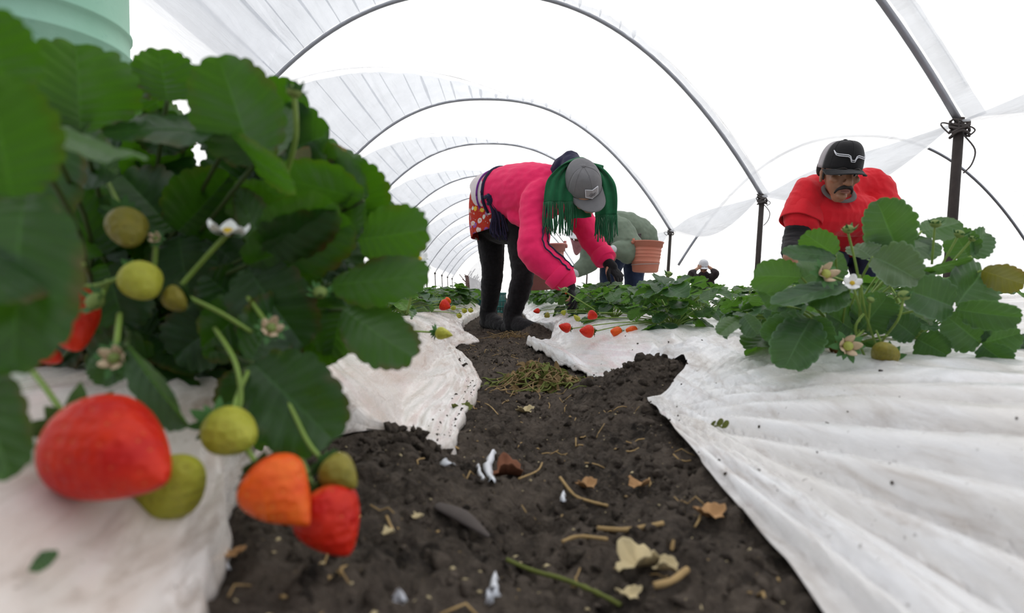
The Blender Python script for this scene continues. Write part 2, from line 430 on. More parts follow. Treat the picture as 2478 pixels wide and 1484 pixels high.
def wrinkle(x, y, side):
    "stretch creases of the sheet: they run along the hem and gather at the torn notch"
    if side > 0:
        dx, dy = x - .262, y - 1.075; r = math.hypot(dx, dy) + .001
        if dy < .02:                                          # pleats fanning out of the torn corner
            th = max(0, math.atan2(dx + .0, -dy + .0) + .045); s = math.log(1 + th / .10)
            ph = s * 3.8 + .35 * noise.noise(V((s * 2, r * 2.5, 3))); fr = abs((ph % 1) - .5) * 2
            am = min(.030, .50 * r * (.05 + th * .34)) * (1 - .75 * sst((th - .40) / .7)) * (.85 + .8 * noise.noise(V((math.floor(ph) * 1.7, r * 1.5, 2))))
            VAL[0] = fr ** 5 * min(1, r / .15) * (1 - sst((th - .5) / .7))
            z0 = am * ((1 - fr ** 2.6) - .6) * sst((-dy + .02) / .05)
        else: z0 = 0
        dx, dy = x - .33, y - 1.15; r = math.hypot(dx, dy) + .001
        th = math.atan2(dy, dx)
        k = math.exp(-(r / .75) ** 2) * min(1, r / .16)
        z = z0 + (.017 if y > 1.15 else .006) * k * (.55 - 2.0 * abs(noise.noise(V((th * 4.2, r * .7, 5))))) + .007 * k * noise.noise(V((th * 16, r * 2, 9)))
        e = x - lin(ER, y)
        if 1.3 < y < 2.7:                                     # long pleats beside the straight hem
            ph = e / (.016 + .05 * e) + .5 * noise.noise(V((y * 1.5, e * 6, 4))); fr = abs((ph % 1) - .5) * 2
            z += .0075 * math.exp(-e / .14) * sst(e / .02) * sst((y - 1.3) / .15) * ((1 - fr ** 2.4) - .6)
        z += (.010 if y > 1.2 else .002) * math.exp(-e / .10) * (.4 - 1.6 * abs(noise.noise(V((e * 34, y * 1.2, 11))))) * sst(e / .012)
        z += .008 * noise.noise(V((x * 20 + y * 2.5, y * 2.0, 1))) + .003 * noise.noise(V((x * 48 + y * 6, y * 4, 8)))
    else:
        e = lin(EL, y) - x
        z = .013 * math.exp(-e / .10) * noise.noise(V((e * 60, y * 2.0, 21)))
        z += .006 * noise.noise(V((x * 14 - y * 4, y * 4, 3))) + .003 * noise.noise(V((x * 45, y * 7, 6)))
        if .77 < y < 2.4:
            ph = e / (.013 + .07 * e) + .6 * noise.noise(V((y * 2.5, e * 6, 14))); fr = abs((ph % 1) - .5) * 2
            z += .0065 * math.exp(-e / .09) * sst(e / .015) * sst((y - .77) / .1) * ((1 - fr ** 2.4) - .6)
        dx, dy = x + .10, y - .82
        th = math.atan2(dy, dx); r = math.hypot(dx, dy)
        z += .007 * math.exp(-(r / .35) ** 2) * noise.noise(V((th * 8, r * 2, 15)))
    return z
def sheet_z(x, y, side):
    b = bed_r(x, y) if side > 0 else bed_l(x, y)
    return max(b, soil_base(x, y) + .020) + wrinkle(x, y, side) * (1 if y < 6 else .3)
def ys_list():
    ys = []; y = .1
    while y < 46:
        ys.append(y); y += .011 if y < 1.8 else (.02 if y < 4 else (.12 if y < 9 else 1.2))
    return ys
def sheet(side):
    mb = MB(); rows = []; uvs = []; N = 120
    for y in ys_list():
        e = lin(ER if side > 0 else EL, y)
        k_ = (.12 if y < 1.04 else .35) if side > 0 and y < 2.6 else 1
        e += k_ * (.006 * noise.noise(V((y * 14, side * 3, 0))) + .003 * noise.noise(V((y * 45, side * 3, 7))))
        far = XR + .66 if side > 0 else XL - .66
        row = []; uv = []
        for i in range(N + 1):
            t = i / N; q = t ** 1.45
            x = e + (far - e) * q
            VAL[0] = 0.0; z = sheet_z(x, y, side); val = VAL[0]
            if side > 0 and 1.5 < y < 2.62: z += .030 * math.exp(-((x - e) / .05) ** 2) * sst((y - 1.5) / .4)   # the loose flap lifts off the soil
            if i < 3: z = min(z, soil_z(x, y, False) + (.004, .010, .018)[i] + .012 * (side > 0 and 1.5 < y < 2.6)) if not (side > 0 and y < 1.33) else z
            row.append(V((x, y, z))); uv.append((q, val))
        rows.append(row); uvs.append(uv)
    if side > 0: rows = [r[::1] for r in rows]
    mb.grid(rows, uvs)
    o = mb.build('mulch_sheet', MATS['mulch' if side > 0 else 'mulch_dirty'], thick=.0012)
    if side > 0: tag(o, 'white plastic mulch sheet with creased torn hem on the bed right of the furrow', 'plastic sheet')
    else: tag(o, 'dirty white plastic mulch sheet over the bed left of the furrow', 'plastic sheet')
    return o
sheet(1); sheet(-1)
def far_sheet(xc, label):
    mb = MB(); rows = []
    y = .3
    while y < 46:
        rows.append([V((xc + s, y, .005 + .135 * math.sin(PI / 2 * min(1, max(0, (.62 - abs(s)) / .22))) ** .8 + .005 * nz(s * 8, y * 2, xc))) for s in [i / 14 * .64 for i in range(-14, 15)]])
        y += .15 if y < 8 else 1.5
    mb.grid(rows, [[(.6, 0)] * 29 for r in rows])
    return tag(mb.build('mulch_sheet', MATS['mulch'], thick=.0012), label, 'plastic sheet')
far_sheet(2.52, 'white plastic mulch sheet on the bed beyond the man in the red shirt')
far_sheet(-2.50, 'white plastic mulch sheet on the outer bed behind the foreground plant')

mb = MB(); rows = []; y = .08
while y < 7:
    st = .0065 if y < 1.5 else (.012 if y < 3.6 else .04)
    nx = 150 if y < 3.6 else 60
    rows.append((y, st)); y += st
g = []
for (y, st) in rows:
    g.append([V((x, y, soil_z(x, y))) for x in [(-.40 + .90 * i / 150) for i in range(151)]])
mb.grid(g)
o = mb.build('floor', MATS['soil']); tag(o, 'dark crumbly soil of the furrow between the two mulched beds', None, None, 'structure')
mb = MB(); mb.grid([[V((x, y, -.022 if abs(x) < 1.6 and y < 7.5 else -.012)) for x in (-90, -30, -8, -4, -1.5, -.5, 0, .6, 1.5, 4, 8, 30, 90)] for y in (-6, 0, .5, 2, 4, 6.9, 7.6, 10, 20, 40, 90)])
o = mb.build('ground', MATS['soil'], smooth=False); tag(o, 'dark soil of the field under the tunnels', None, None, 'structure')

# loose soil: crumbs nobody could count
def clod(mb, c, r, seed):
    vs = []; fs = []
    base = [V(p).normalized() for p in ((0, 0, 1), (.9, 0, .45), (.28, .85, .45), (-.72, .53, .45), (-.72, -.53, .45), (.28, -.85, .45), (.72, .53, -.45), (-.28, .85, -.45), (-.9, 0, -.45), (-.28, -.85, -.45), (.72, -.53, -.45), (0, 0, -1))]
    F_ = [(0, 1, 2), (0, 2, 3), (0, 3, 4), (0, 4, 5), (0, 5, 1), (1, 6, 2), (2, 7, 3), (3, 8, 4), (4, 9, 5), (5, 10, 1), (6, 7, 2), (7, 8, 3), (8, 9, 4), (9, 10, 5), (10, 6, 1), (11, 7, 6), (11, 8, 7), (11, 9, 8), (11, 10, 9), (11, 6, 10)]
    q = Quaternion((rnd.random() - .5, rnd.random() - .5, rnd.random() - .5, rnd.random() - .5)).normalized()
    sc = V((1, .7 + .5 * rnd.random(), .5 + .4 * rnd.random()))
    pts = [q @ V((p.x * sc.x, p.y * sc.y, p.z * sc.z)) * r * (.5 + .9 * rnd.random()) for p in base]
    # one midpoint subdivision for a rounder crumb
    cache = {}; V2 = list(pts); F2 = []
    def mid(a, b):
        k = (min(a, b), max(a, b))
        if k not in cache:
            m = (V2[a] + V2[b]) / 2; m = m * (1.08 + .18 * (rnd.random() - .5)); cache[k] = len(V2); V2.append(m)
        return cache[k]
    for a, b, cc in F_:
        ab, bc, ca = mid(a, b), mid(b, cc), mid(cc, a); F2 += [(a, ab, ca), (b, bc, ab), (cc, ca, bc), (ab, bc, ca)]
    mb.add([V(c) + p for p in V2], F2)
def in_furrow(x, y): return lin(EL, y) + .01 < x < lin(ER, y) - .005
mb = MB(); n = 0
while n < 1500:
    y = .22 + 2.6 * rnd.random() ** 1.5; x = -.28 + .7 * rnd.random()
    if not in_furrow(x, y): continue
    r = .0025 + .0085 * rnd.random() ** 2.5
    clod(mb, (x, y, soil_z(x, y) - r * .1), r, n); n += 1
for i in range(80):
    y = .3 + 2.0 * rnd.random(); x = -.25 + .55 * rnd.random(); r = .008 + .010 * rnd.random() ** 2
    if in_furrow(x, y): clod(mb, (x, y, soil_z(x, y)), r, i)
for i in range(420):                                        # crumbs on the heaps
    cx, cy, sx, sy = rnd.choice([(.33, 1.2, .07, .07), (.18, 3.27, .07, .07), (-.16, .73, .06, .03), (.24, 1.25, .08, .08), (-.02, 3.3, .1, .15)])
    x = rnd.gauss(cx, sx); y = rnd.gauss(cy, sy); r = .0025 + .007 * rnd.random() ** 2
    if soil_z(x, y) > sheet_z(x, y, 1) or in_furrow(x, y):
        clod(mb, (x, y, soil_z(x, y) + r * .1), r, i)
o = mb.build('soil_clods', MATS['soil']); tag(o, 'loose dark soil crumbs scattered along the furrow', 'soil', None, 'stuff')
mb = MB()
for i in range(80):                                        # soil spilled along the creases of the left sheet
    y = .79 + .75 * rnd.random() ** 1.3; x = lin(EL, y) - rnd.choice([.012, .03, .045]) * (1.6 - .6 * y) - .003 * rnd.gauss(0, 1); r = .0008 + .0022 * rnd.random() ** 2
    clod(mb, (x, y, sheet_z(x, y, -1) + r * .4), r, i)
for i in range(50):
    y = .5 + 1.2 * rnd.random(); x = lin(ER, y) + .3 * rnd.random() ** 2; r = .001 + .002 * rnd.random()
    clod(mb, (x, y, sheet_z(x, y, 1) + r * .4), r, i)
o = mb.build('soil_crumbs', MATS['soil']); tag(o, 'soil crumbs spilled on the white mulch sheets', 'soil', None, 'stuff')
# ------------------------------------------------------------------ tunnel: hoops, posts, film
XC, WID, ZA, HH, PW = -.30, 3.50, 3.90, 2.46, 2.35
HY = [.35, 3.95, 6.97, 10.77, 13.92, 17.6, 21.2, 24.9, 28.6, 32.3, 36, 39.7, 43.4]
def arch(u, xc=XC, za=ZA): return xc + WID * u, za - HH * abs(u) ** PW
def uu(n=40): return [-1 + 2 * i / n for i in range(n + 1)]
ORD = ['overhead', 'nearest', 'second', 'third', 'fourth', 'fifth', 'sixth', 'seventh', 'eighth', 'ninth', 'tenth', 'eleventh', 'twelfth']
def knot(mb, c, r):
    for k in range(5):
        a = rnd.random() * 6; t = rnd.random() * .6 - .3
        mb.tube([V(c) + V((math.cos(a + i * PI / 6) * r, math.sin(a + i * PI / 6) * r, t * r + .3 * r * math.sin(i + k) + (k - 2) * .35 * r)) for i in range(13)], r * .16, 6)
    for k in range(3):
        a = rnd.random() * 6; d = V((math.cos(a), math.sin(a) * .5, -.5 + .7 * rnd.random())); s = V((-.3, 0, .4))
        mb.tube(smooth_path([V(c), V(c) + d * r * 1.6 + s * r, V(c) + d * r * 2.2, V(c) + d * r * 1.2 - V((0, 0, r))], 5), r * .09, 5)
def hoop(y, i, xc=XC, za=ZA, label=None, group=None, left=True):
    t = empty('tunnel_hoop', (xc, y, 0)); tag(t, label, 'tunnel hoop', group)
    mb = MB(); mb.tube([V((arch(u, xc, za)[0], y, arch(u, xc, za)[1])) for u in uu(64)], .024, 10); mb.build('arch_pipe', MATS['steel'], t)
    for s in (-1, 1):
        if s < 0 and not left: continue
        x, z = arch(s, xc, za); lean = .085 if s > 0 else -.06
        mb = MB(); mb.tube([(x, y, z + .03), (x - lean * .5, y, z * .5), (x - lean, y, -.08)], [.03, .032, .034], 12); mb.build('post', MATS['post'], t)
        mb = MB(); knot(mb, (x, y, z - .03), .055)
        if s > 0 and i in (1, 2): mb.tube(smooth_path([(x, y - .04, z - .1), (x + .07, y - .05, z - .2), (x + .05, y - .05, z - .3), (x, y - .04, z - .36)], 5), .005, 5)
        mb.build('rope_tie', MATS['rope'], t)
    return t
for i, y in enumerate(HY):
    if i == 0: continue
    if i <= 6:
        lab = {1: 'grey steel tunnel hoop ending in a dark post right of the man in red', 2: 'grey steel tunnel hoop whose thin post stands between the man and the orange bucket',
               3: 'grey steel tunnel hoop arching over the woman, its post right of the orange bucket', 4: 'grey steel tunnel hoop running just behind the woman in the pink jacket',
               5: 'grey steel tunnel hoop next behind the one touching the pink jacket', 6: 'thin far tunnel hoop third behind the woman in the pink jacket'}[i]
        hoop(y, i, label=lab)
    else: hoop(y, i, label='thin steel hoop far down the plastic tunnel', group='far hoops of the tunnel')

def sag(f): return math.sin(PI * f)
def film_pt(u, y, i, f, out=.03, xc=XC, za=ZA):
    k = 1 - .022 * sag(f) ** 2
    x, z = arch(u, xc, za)
    x = xc + (x - xc) * k; z = za - (za - z) - .10 * sag(f) ** 2 * (1 - .5 * abs(u))
    # outward by a little so the film lies on the pipes
    nx = (x - xc) / WID * 1.2; L = math.hypot(nx, 1)
    x += out * nx / L; z += out / L
    return V((x, y, z))
mb = MB()
for i in range(len(HY) - 1):
    y0, y1 = HY[i], HY[i + 1]; ny = 22 if i < 5 else 8
    left = -.74 if i <= 1 else -.97
    rows = []
    for a in range(ny + 1):
        f = a / ny; y = y0 + (y1 - y0) * f; row = []
        for k in range(61):
            t = k / 60; u = left + (1.0 - left) * t
            p = film_pt(u, y, i, f)
            if t > .86: p.z -= .24 * sag(f) * ((t - .86) / .14) ** 2; p.x += .16 * sag(f) * ((t - .86) / .14) ** 2
            if t < .12: p.z -= (.30 if i <= 1 else .12) * sag(f) * ((.12 - t) / .12) ** 2
            am = .018 * (1 - .6 * sag(f))
            p.z += am * noise.noise(V((u * 16, f * 1.5, i * 3.3))) + .03 * noise.noise(V((u * 4, f * 2, i)))
            row.append(p)
        rows.append(row)
    mb.grid(rows)
roof = mb.build('ceiling', MATS['film']); tag(roof, 'milky white plastic film stretched over the tunnel hoops', None, None, 'structure')
# second layer where the film overlaps and gathers in front of each hoop, with its pleats
mb = MB()
for i in range(1, len(HY)):
    y0, y1 = HY[i - 1], HY[i]; nn = 120 if i < 6 else 40; ny = 10
    left = -.74 if i <= 2 else -.95
    rows = []
    for a in range(ny + 1):
        row = []
        for k in range(nn + 1):
            u = left + (1 - left) * k / nn
            fs = min(.94, max(.06 if i != 2 else -.3, .86 + 1.1 * u)); f = fs + (.985 - fs) * a / ny; ff = max(0, f); y = y0 + (y1 - y0) * f
            p = film_pt(u, y, i, ff, out=.012)
            pl = noise.noise(V((u * 30, i * 5.1, f * .6)))
            p.z += .022 * pl - .012
            row.append(p)
        rows.append(row)
    mb.grid(rows)
    for k in range(22 if i < 6 else 9):                       # gathered pleats: folded strips of the same film
        u = left + .03 + (.55 - left) * (k + .4 * rnd.random()) / 22 * (1 if i < 6 else 2.2)
        if u > .6: continue
        fs = min(.9, max(.1, .86 + 1.1 * u)); wd = .010 + .022 * rnd.random() ** 2; du = .012 * (rnd.random() - .2)
        r2 = []
        for a in range(9):
            q = a / 8; f = fs + (.97 - fs) * q; y = y0 + (y1 - y0) * f
            w_ = wd * (.25 + .75 * math.sin(PI * (.15 + .85 * q)))
            c = film_pt(u + du * q, y, i, f, out=-.012)
            r2.append([c + V((-w_, 0, 0)), c + V((w_ * .3, 0, -.012)), c + V((w_, 0, 0))])
        mb.grid(r2)
for i in range(5):                                          # the slack lower edge hangs double between the posts
    y0, y1 = HY[i], HY[i + 1]; rows = []
    for a in range(25):
        f = a / 24; row = []
        for k in range(6):
            t = 1 - .024 * sag(f) * k / 5; u = (-.74 if i <= 1 else -.97) * (1 - t) + t
            p = film_pt(u, y0 + (y1 - y0) * f, i, f, out=.0)
            if t > .86: p.z -= .24 * sag(f) * ((t - .86) / .14) ** 2; p.x += .16 * sag(f) * ((t - .86) / .14) ** 2
            p.x -= .03; row.append(p)
        rows.append(row)
    mb.grid(rows)
o = mb.build('ceiling', MATS['film_fold']); tag(o, 'bluish gathered second layer of film in front of each hoop', None, None, 'structure')
# cords tied over the film
for i in range(1, 6):
    y0, y1 = HY[i - 1], HY[i]; mb = MB()
    pts = []
    for u in [-.93 + 1.9 * k / 50 for k in range(51)]:
        f = min(1.0, max(.05, .84 + 1.1 * u)) if u < .1 else .96
        pts.append(film_pt(u, y0 + (y1 - y0) * f, i, min(1, f), out=.045))
    mb.tube(pts, .0045, 5)
    tag(mb.build('film_cord', MATS['cord']), ['', 'cord over the film just before the nearest hoop', 'cord over the film just before the hoop ending between the man and the orange bucket', 'diagonal cord over the film above the woman in pink',
         'diagonal cord over the film behind the woman in pink', 'faint far cord over the film, lowest of the visible ones'][i], 'cord')
# the neighbouring tunnel seen under the right edge
XN = XC + 7.15; ZN = 3.25
for k, y in enumerate([10.77]):
    hoop(y, 9, XN, ZN, label='steel hoop of the neighbouring tunnel crossing behind the dark post at the right', left=False)
mb = MB(); ys = [10.77 + .25 * k for k in range(44)]
mb.grid([[film_pt(u, y, 0, ((y - 10.77) / 3.57) % 1, out=.045, xc=XN, za=ZN) for u in uu(64) if u > -.35] for y in ys])
o = mb.build('ceiling', MATS['film']); tag(o, 'white film over the neighbouring tunnel', None, None, 'structure')
mb = MB()
for y1 in (10.77,):
    mb.grid([[film_pt(u, y1 - 1.25 + 1.19 * a / 6, 0, .6 + .37 * a / 6, out=.03, xc=XN, za=ZN) for u in uu(64) if u > -.2] for a in range(7)])
o = mb.build('ceiling', MATS['film_fold']); tag(o, 'folded double film before the hoops of the neighbouring tunnel', None, None, 'structure')
# slack film hanging far away by the left side
mb = MB(); a, b, c, d = P(1133, 655, 16), P(1168, 622, 15.5), P(1174, 735, 15.5), P(1140, 735, 16)
mb.grid([[a.lerp(b, s).lerp(d.lerp(c, s), t) + V((0, .06 * math.sin(9 * s + 4 * t), 0)) for s in [k / 12 for k in range(13)]] for t in [k / 8 for k in range(9)]])
tag(mb.build('loose_film', MATS['film_fold']), 'slack grey piece of film hanging beyond the woman in pink', 'plastic film')
# ------------------------------------------------------------------ strawberry plants
def blade(mb, base, tip, nrm, width, fold=.18, curl=.12, nt=9, N=36, K=5, wav=.03, tooth=.05, cup=0.0, mi=0, seed=0):
    "one serrated leaflet from base to tip whose upper side faces nrm"
    base, tip = V(base), V(tip); L = (tip - base).length; Y = (tip - base) / L
    Z = V(nrm); Z = (Z - Y * Z.dot(Y))
    if Z.length < 1e-4: Z = Y.orthogonal()
    Z.normalize(); X = Y.cross(Z)
    for s in (-1, 1):
        rows = []; uvs = []
        for j in range(N + 1):
            q = j / N; ph = PI * q ** .92
            bx = .5 * width * math.sin(ph) ** .72 * (.62 + .38 * sst(q * 2.4)); by = L * (1 - math.cos(ph)) / 2
            my = by * (1 - .34 * math.sin(ph)); tq = (q * nt) % 1
            am = tooth * width * (math.sin(PI * tq) ** .55 if nt else 0) * (1 if .10 < q < .985 else 0) * (.8 + .4 * noise.noise(V((q * 9, s * 3, seed))))
            d = V((bx, by - L * .45)); d = d.normalized() if d.length > 1e-6 else V((0, 1))
            ex, ey = bx + d.x * am, by + d.y * am
            row = []; uv = []
            for k in range(K + 1):
                t = k / K; x = ex * t; y = my + (ey - my) * t; r = abs(x) / (.5 * width)
                yy = y / L
                z = 1.35 * fold * x * (1 - .35 * r) - curl * L * yy * yy + cup * width * r * r
                z += wav * width * math.sin(2 * PI * q * nt - .8) * t * .5
                z += .12 * width * noise.noise(V((yy * 2.4 + seed, s * x / width * 3, seed * 1.7))) * (t + .2)
                row.append(base + X * (x * s) + Y * y + Z * z); uv.append((.5 + .5 * s * t, q))
            rows.append(row if s > 0 else row); uvs.append(uv)
        if s < 0: rows = [r[::-1] for r in rows]; uvs = [r[::-1] for r in uvs]
        mb.grid(rows, uvs, mi)

def leaf_kit(mb, sz, plen, elev, droop, N, K, nt, seed, stem=True, spread=1.0):
    "a trifoliate leaf on its stalk: stalk from the origin out along +X"
    e = math.radians(elev)
    p0, p1 = V((0, 0, 0)), V((math.cos(e) * plen * .5, 0, math.sin(e) * plen * .62)); p2 = V((math.cos(e) * plen, 0, math.sin(e) * plen * .95))
    if stem: mb.tube(smooth_path([p0, p1, p2], 5), [.0028] * 11, 6, mi=1)
    dirv = V((1, 0, -math.tan(math.radians(droop)))).normalized()
    for a, sc in ((0, 1.0), (78 * spread, .92), (-78 * spread, .92)):
        d = Quaternion((0, 0, 1), math.radians(a)) @ V((dirv.x, 0, 0)); d.z = dirv.z * (1 if a == 0 else .6) + .12 * (a != 0)
        d.normalize()
        b = p2 + d * .006
        n_ = V((0, 0, 1)) + V((-.25, 0, 0)) * (1 if a == 0 else .2) + V((0, .3 * (rnd.random() - .5), 0))
        blade(mb, b, b + d * sz * sc, n_, sz * sc * (.88 + .14 * rnd.random()), .16 + .16 * rnd.random(), .05 + .18 * rnd.random(), nt, N, K, .03, .05, 0, 0, seed + a * .01)
LEAFV = []
for k in range(9):
    mb = MB(); leaf_kit(mb, .062 + .012 * (k % 3), .12 + .025 * (k % 4), [62, 48, 70, 35, 55, 25, 66, 42, 15][k], [12, 25, 5, 30, 18, 35, -12, 22, 40][k], 21, 3, 7, k)
    LEAFV.append({m: mb.mesh('leaf', [MATS[m], MATS['stem']]) for m in ('leaf_mid', 'leaf_pale', 'leaf_old')})

# berries: unit meshes along -Z from the calyx, length 1, scaled per berry
def berry_mesh(shape, mat):
    mb = MB(); R = []; n = 22
    for i in range(n + 1):
        t = i / n
        if shape == 0: r = .44 * (math.sin(PI * t ** .62)) ** .62 * (1.0 - .22 * t)           # conic
        elif shape == 1: r = .40 * math.sin(PI * t ** .56) ** .72 * (1 - .30 * t)             # long, pointed
        else: r = .49 * math.sin(PI * t ** .75) ** .55 * (1 - .12 * t)                        # round
        R.append((max(r, .001), -t))
    mb.lathe(R, None, 28)
    for i, p in enumerate(mb.v):
        k = 1 + .07 * noise.noise(p * 2.3 + V((shape * 5, 0, 0))); p.x *= k * 1.03; p.y *= k * .97
    return mb
def calyx_mb(mb, r, M, n=9, up=.35, L=1.0, mi=0):
    for k in range(n):
        a = 2 * PI * k / n + .3 * rnd.random(); d = V((math.cos(a), math.sin(a), 0)); tl = r * L * (.8 + .4 * rnd.random()); u_ = up * (.5 + rnd.random())
        b = d * r * .1; t = d * tl + V((0, 0, u_ * tl)); s = V((-d.y, d.x, 0)) * tl * .21
        mid = d * tl * .55 + V((0, 0, u_ * tl * .35 + .08 * tl))
        mb.grid([[M @ b, M @ (b + s * .2)], [M @ (mid * .5 - s * .85), M @ (mid * .5 + s * .85)], [M @ (mid - s), M @ (mid + s)], [M @ ((mid + t) / 2 - s * .7), M @ ((mid + t) / 2 + s * .7)], [M @ (t - s * .08), M @ (t + s * .08)]], None, mi)
def down_frame(axis):
    "rotation that turns local -Z into axis"
    z = -V(axis).normalized(); x = V((1, 0, 0)) if abs(z.x) < .9 else V((0, 1, 0)); x = (x - z * x.dot(z)).normalized()
    return Matrix((x, z.cross(x), z)).transposed()
def berry(parent, top, tip, wd, mat, shape=0, stem=None, label=None, name='strawberry', cal=1.0, calup=.35):
    "a fruit with calyx on the plant; stem = points from the crown to the calyx"
    top, tip = V(top), V(tip); ax = tip - top; L = ax.length
    R = down_frame(ax); k0 = {0: .74, 1: .68, 2: .90}[shape]; kw = wd / L / k0
    Mw = Matrix.Translation(top) @ R.to_4x4() @ Matrix.Diagonal((kw * L, kw * L, L, 1))
    b0 = berry_mesh(shape, mat); mb = MB(); mb.v = [Mw @ p for p in b0.v]; mb.f = b0.f; mb.uv = b0.uv; mb.mi = b0.mi
    o = mb.build(name, MATS[mat], parent)
    if label: o['label'] = label
    c = MB(); calyx_mb(c, wd * .42, Matrix.Translation(top) @ R.to_4x4(), 10, calup, cal)
    c.build('calyx', MATS['sepal'], o)
    if stem:
        s = MB(); s.tube(smooth_path([V(p) for p in stem] + [top], 6), .0017, 7); s.build('stalk', MATS['stem'], o)
    return o
def flower(parent, c, up, r, stem=None, petals=5, state='open', name='flower'):
    c = V(c); R = frame(V(up).orthogonal(), up).to_4x4(); M = Matrix.Translation(c) @ R
    mb = MB(); calyx_mb(mb, r * .95, M @ Matrix.Translation((0, 0, -r * .08)), 10, .15 if state != 'bud' else .8, 1.0)
    o = mb.build(name, MATS['sepal'], parent)
    m2 = MB()
    m2.ball(M @ V((0, 0, r * (.30 if state == 'bud' else .12))), V((r * .30, r * .30, r * .24)) * (1.9 if state == 'bud' else 1), R.to_3x3(), 12, 8)
    m2.build('flower_centre' if state != 'young' else 'young_fruit', MATS['stamen' if state == 'open' else ('berry_green' if state == 'young' else 'bud')], o)
    if state != 'bud':
        pm = MATS['petal'] if state == 'open' else MATS['petal_dry']
        for k in range(petals):
            a = 2 * PI * k / petals + .2; d = V((math.cos(a), math.sin(a), 0)); s = V((-d.y, d.x, 0)); p = MB(); q = 1 if state == 'open' else .5
            rows = []
            for i in range(6):
                t = i / 5; w_ = r * .52 * math.sin(PI * (.12 + .80 * t)) ** .6 * q
                rows.append([M @ (d * r * (.2 + .85 * t * q) + s * w_ * x + V((0, 0, r * (.10 + .55 * t * t - .15 * abs(x))))) for x in (-1, -.5, 0, .5, 1)])
            p.grid(rows); p.build('petal', pm, o, thick=.0003)
    if stem:
        s = MB(); s.tube(smooth_path([V(p) for p in stem] + [c], 6), .0019, 7); s.build('stalk', MATS['stem'], o)
    return o

def put_leaf(root, M, k, mat):
    o = link('leaf', LEAFV[k][mat], root); o.matrix_basis = M; return o
def generic(root, n, scale=1.0, az0=0, az1=360, kinds=('leaf_mid',) * 7 + ('leaf_pale', 'leaf_mid', 'leaf_mid'), low=0):
    for i in range(n):
        a = math.radians(az0 + (az1 - az0) * (i + .7 * rnd.random()) / n); k = rnd.randrange(9) if not low else rnd.choice([3, 5, 8, 7])
        s = scale * (.8 + .4 * rnd.random())
        M = Matrix.Rotation(a, 4, 'Z') @ Matrix.Rotation(math.radians(rnd.uniform(-14, 14)), 4, 'Y') @ Matrix.Rotation(math.radians(rnd.uniform(-22, 22)), 4, 'X') @ Matrix.Scale(s, 4)
        put_leaf(root, M, k, rnd.choice(kinds))

# ---- the big plant at the left: leaflets read off the photograph, each at its own distance
def key_leaf(root, spec, mat, crown, sub=True):
    "spec: list of (base px, tip px, base d, tip d, width px, roll deg, fold, curl): roll 0 shows the upper side, 180 the underside"
    ctr = None; out = []
    first = spec[0]
    b0 = P(first[0][0], first[0][1], first[2])
    mbp = MB(); mid = (crown + b0) / 2 + V((0, .05 if crown.x < 0 else 0, .02))
    mbp.tube(smooth_path([crown, mid, b0], 6), .0019, 7)
    leaf = mbp.build('leaf', MATS['stem' if crown.x > 0 else 'stem_shaded'], root)
    for j, (bp, tp, db, dt, wpx, roll, fold, curl) in enumerate(spec):
        b, t = P(bp[0], bp[1], db), P(tp[0], tp[1], dt); wd = wpx / F * (db + dt) / 2
        Y = (t - b).normalized(); n = (CAM - (b + t) / 2).normalized(); n = Quaternion(Y, math.radians(roll)) @ (n - Y * n.dot(Y)).normalized()
        mb = MB(); blade(mb, b, t, n, wd, fold, curl, 9, 36, 5, .03, .055, 0, 0, len(COL.objects) * .37)
        mb.build('leaflet', MATS[mat], leaf)
    return leaf
def key_plant(name, crown, leaves, label):
    root = empty(name, crown); tag(root, label, 'strawberry plant')
    for mat, spec in leaves: key_leaf(root, spec, mat, V(crown))
    mb = MB()
    for k in range(9):
        a = rnd.random() * 6.3; mb.ball(V(crown) + V((math.cos(a) * .012, math.sin(a) * .012, .004)), V((.006, .006, .014)), None, 8, 6)
    mb.build('crown', MATS['leaf_old'], root)
    return root
LN = 'leaf_near'; LM = 'leaf_mid'; LO = 'leaf_old'; LP = 'leaf_pale'
crownA = V((-.44, .56, .165))
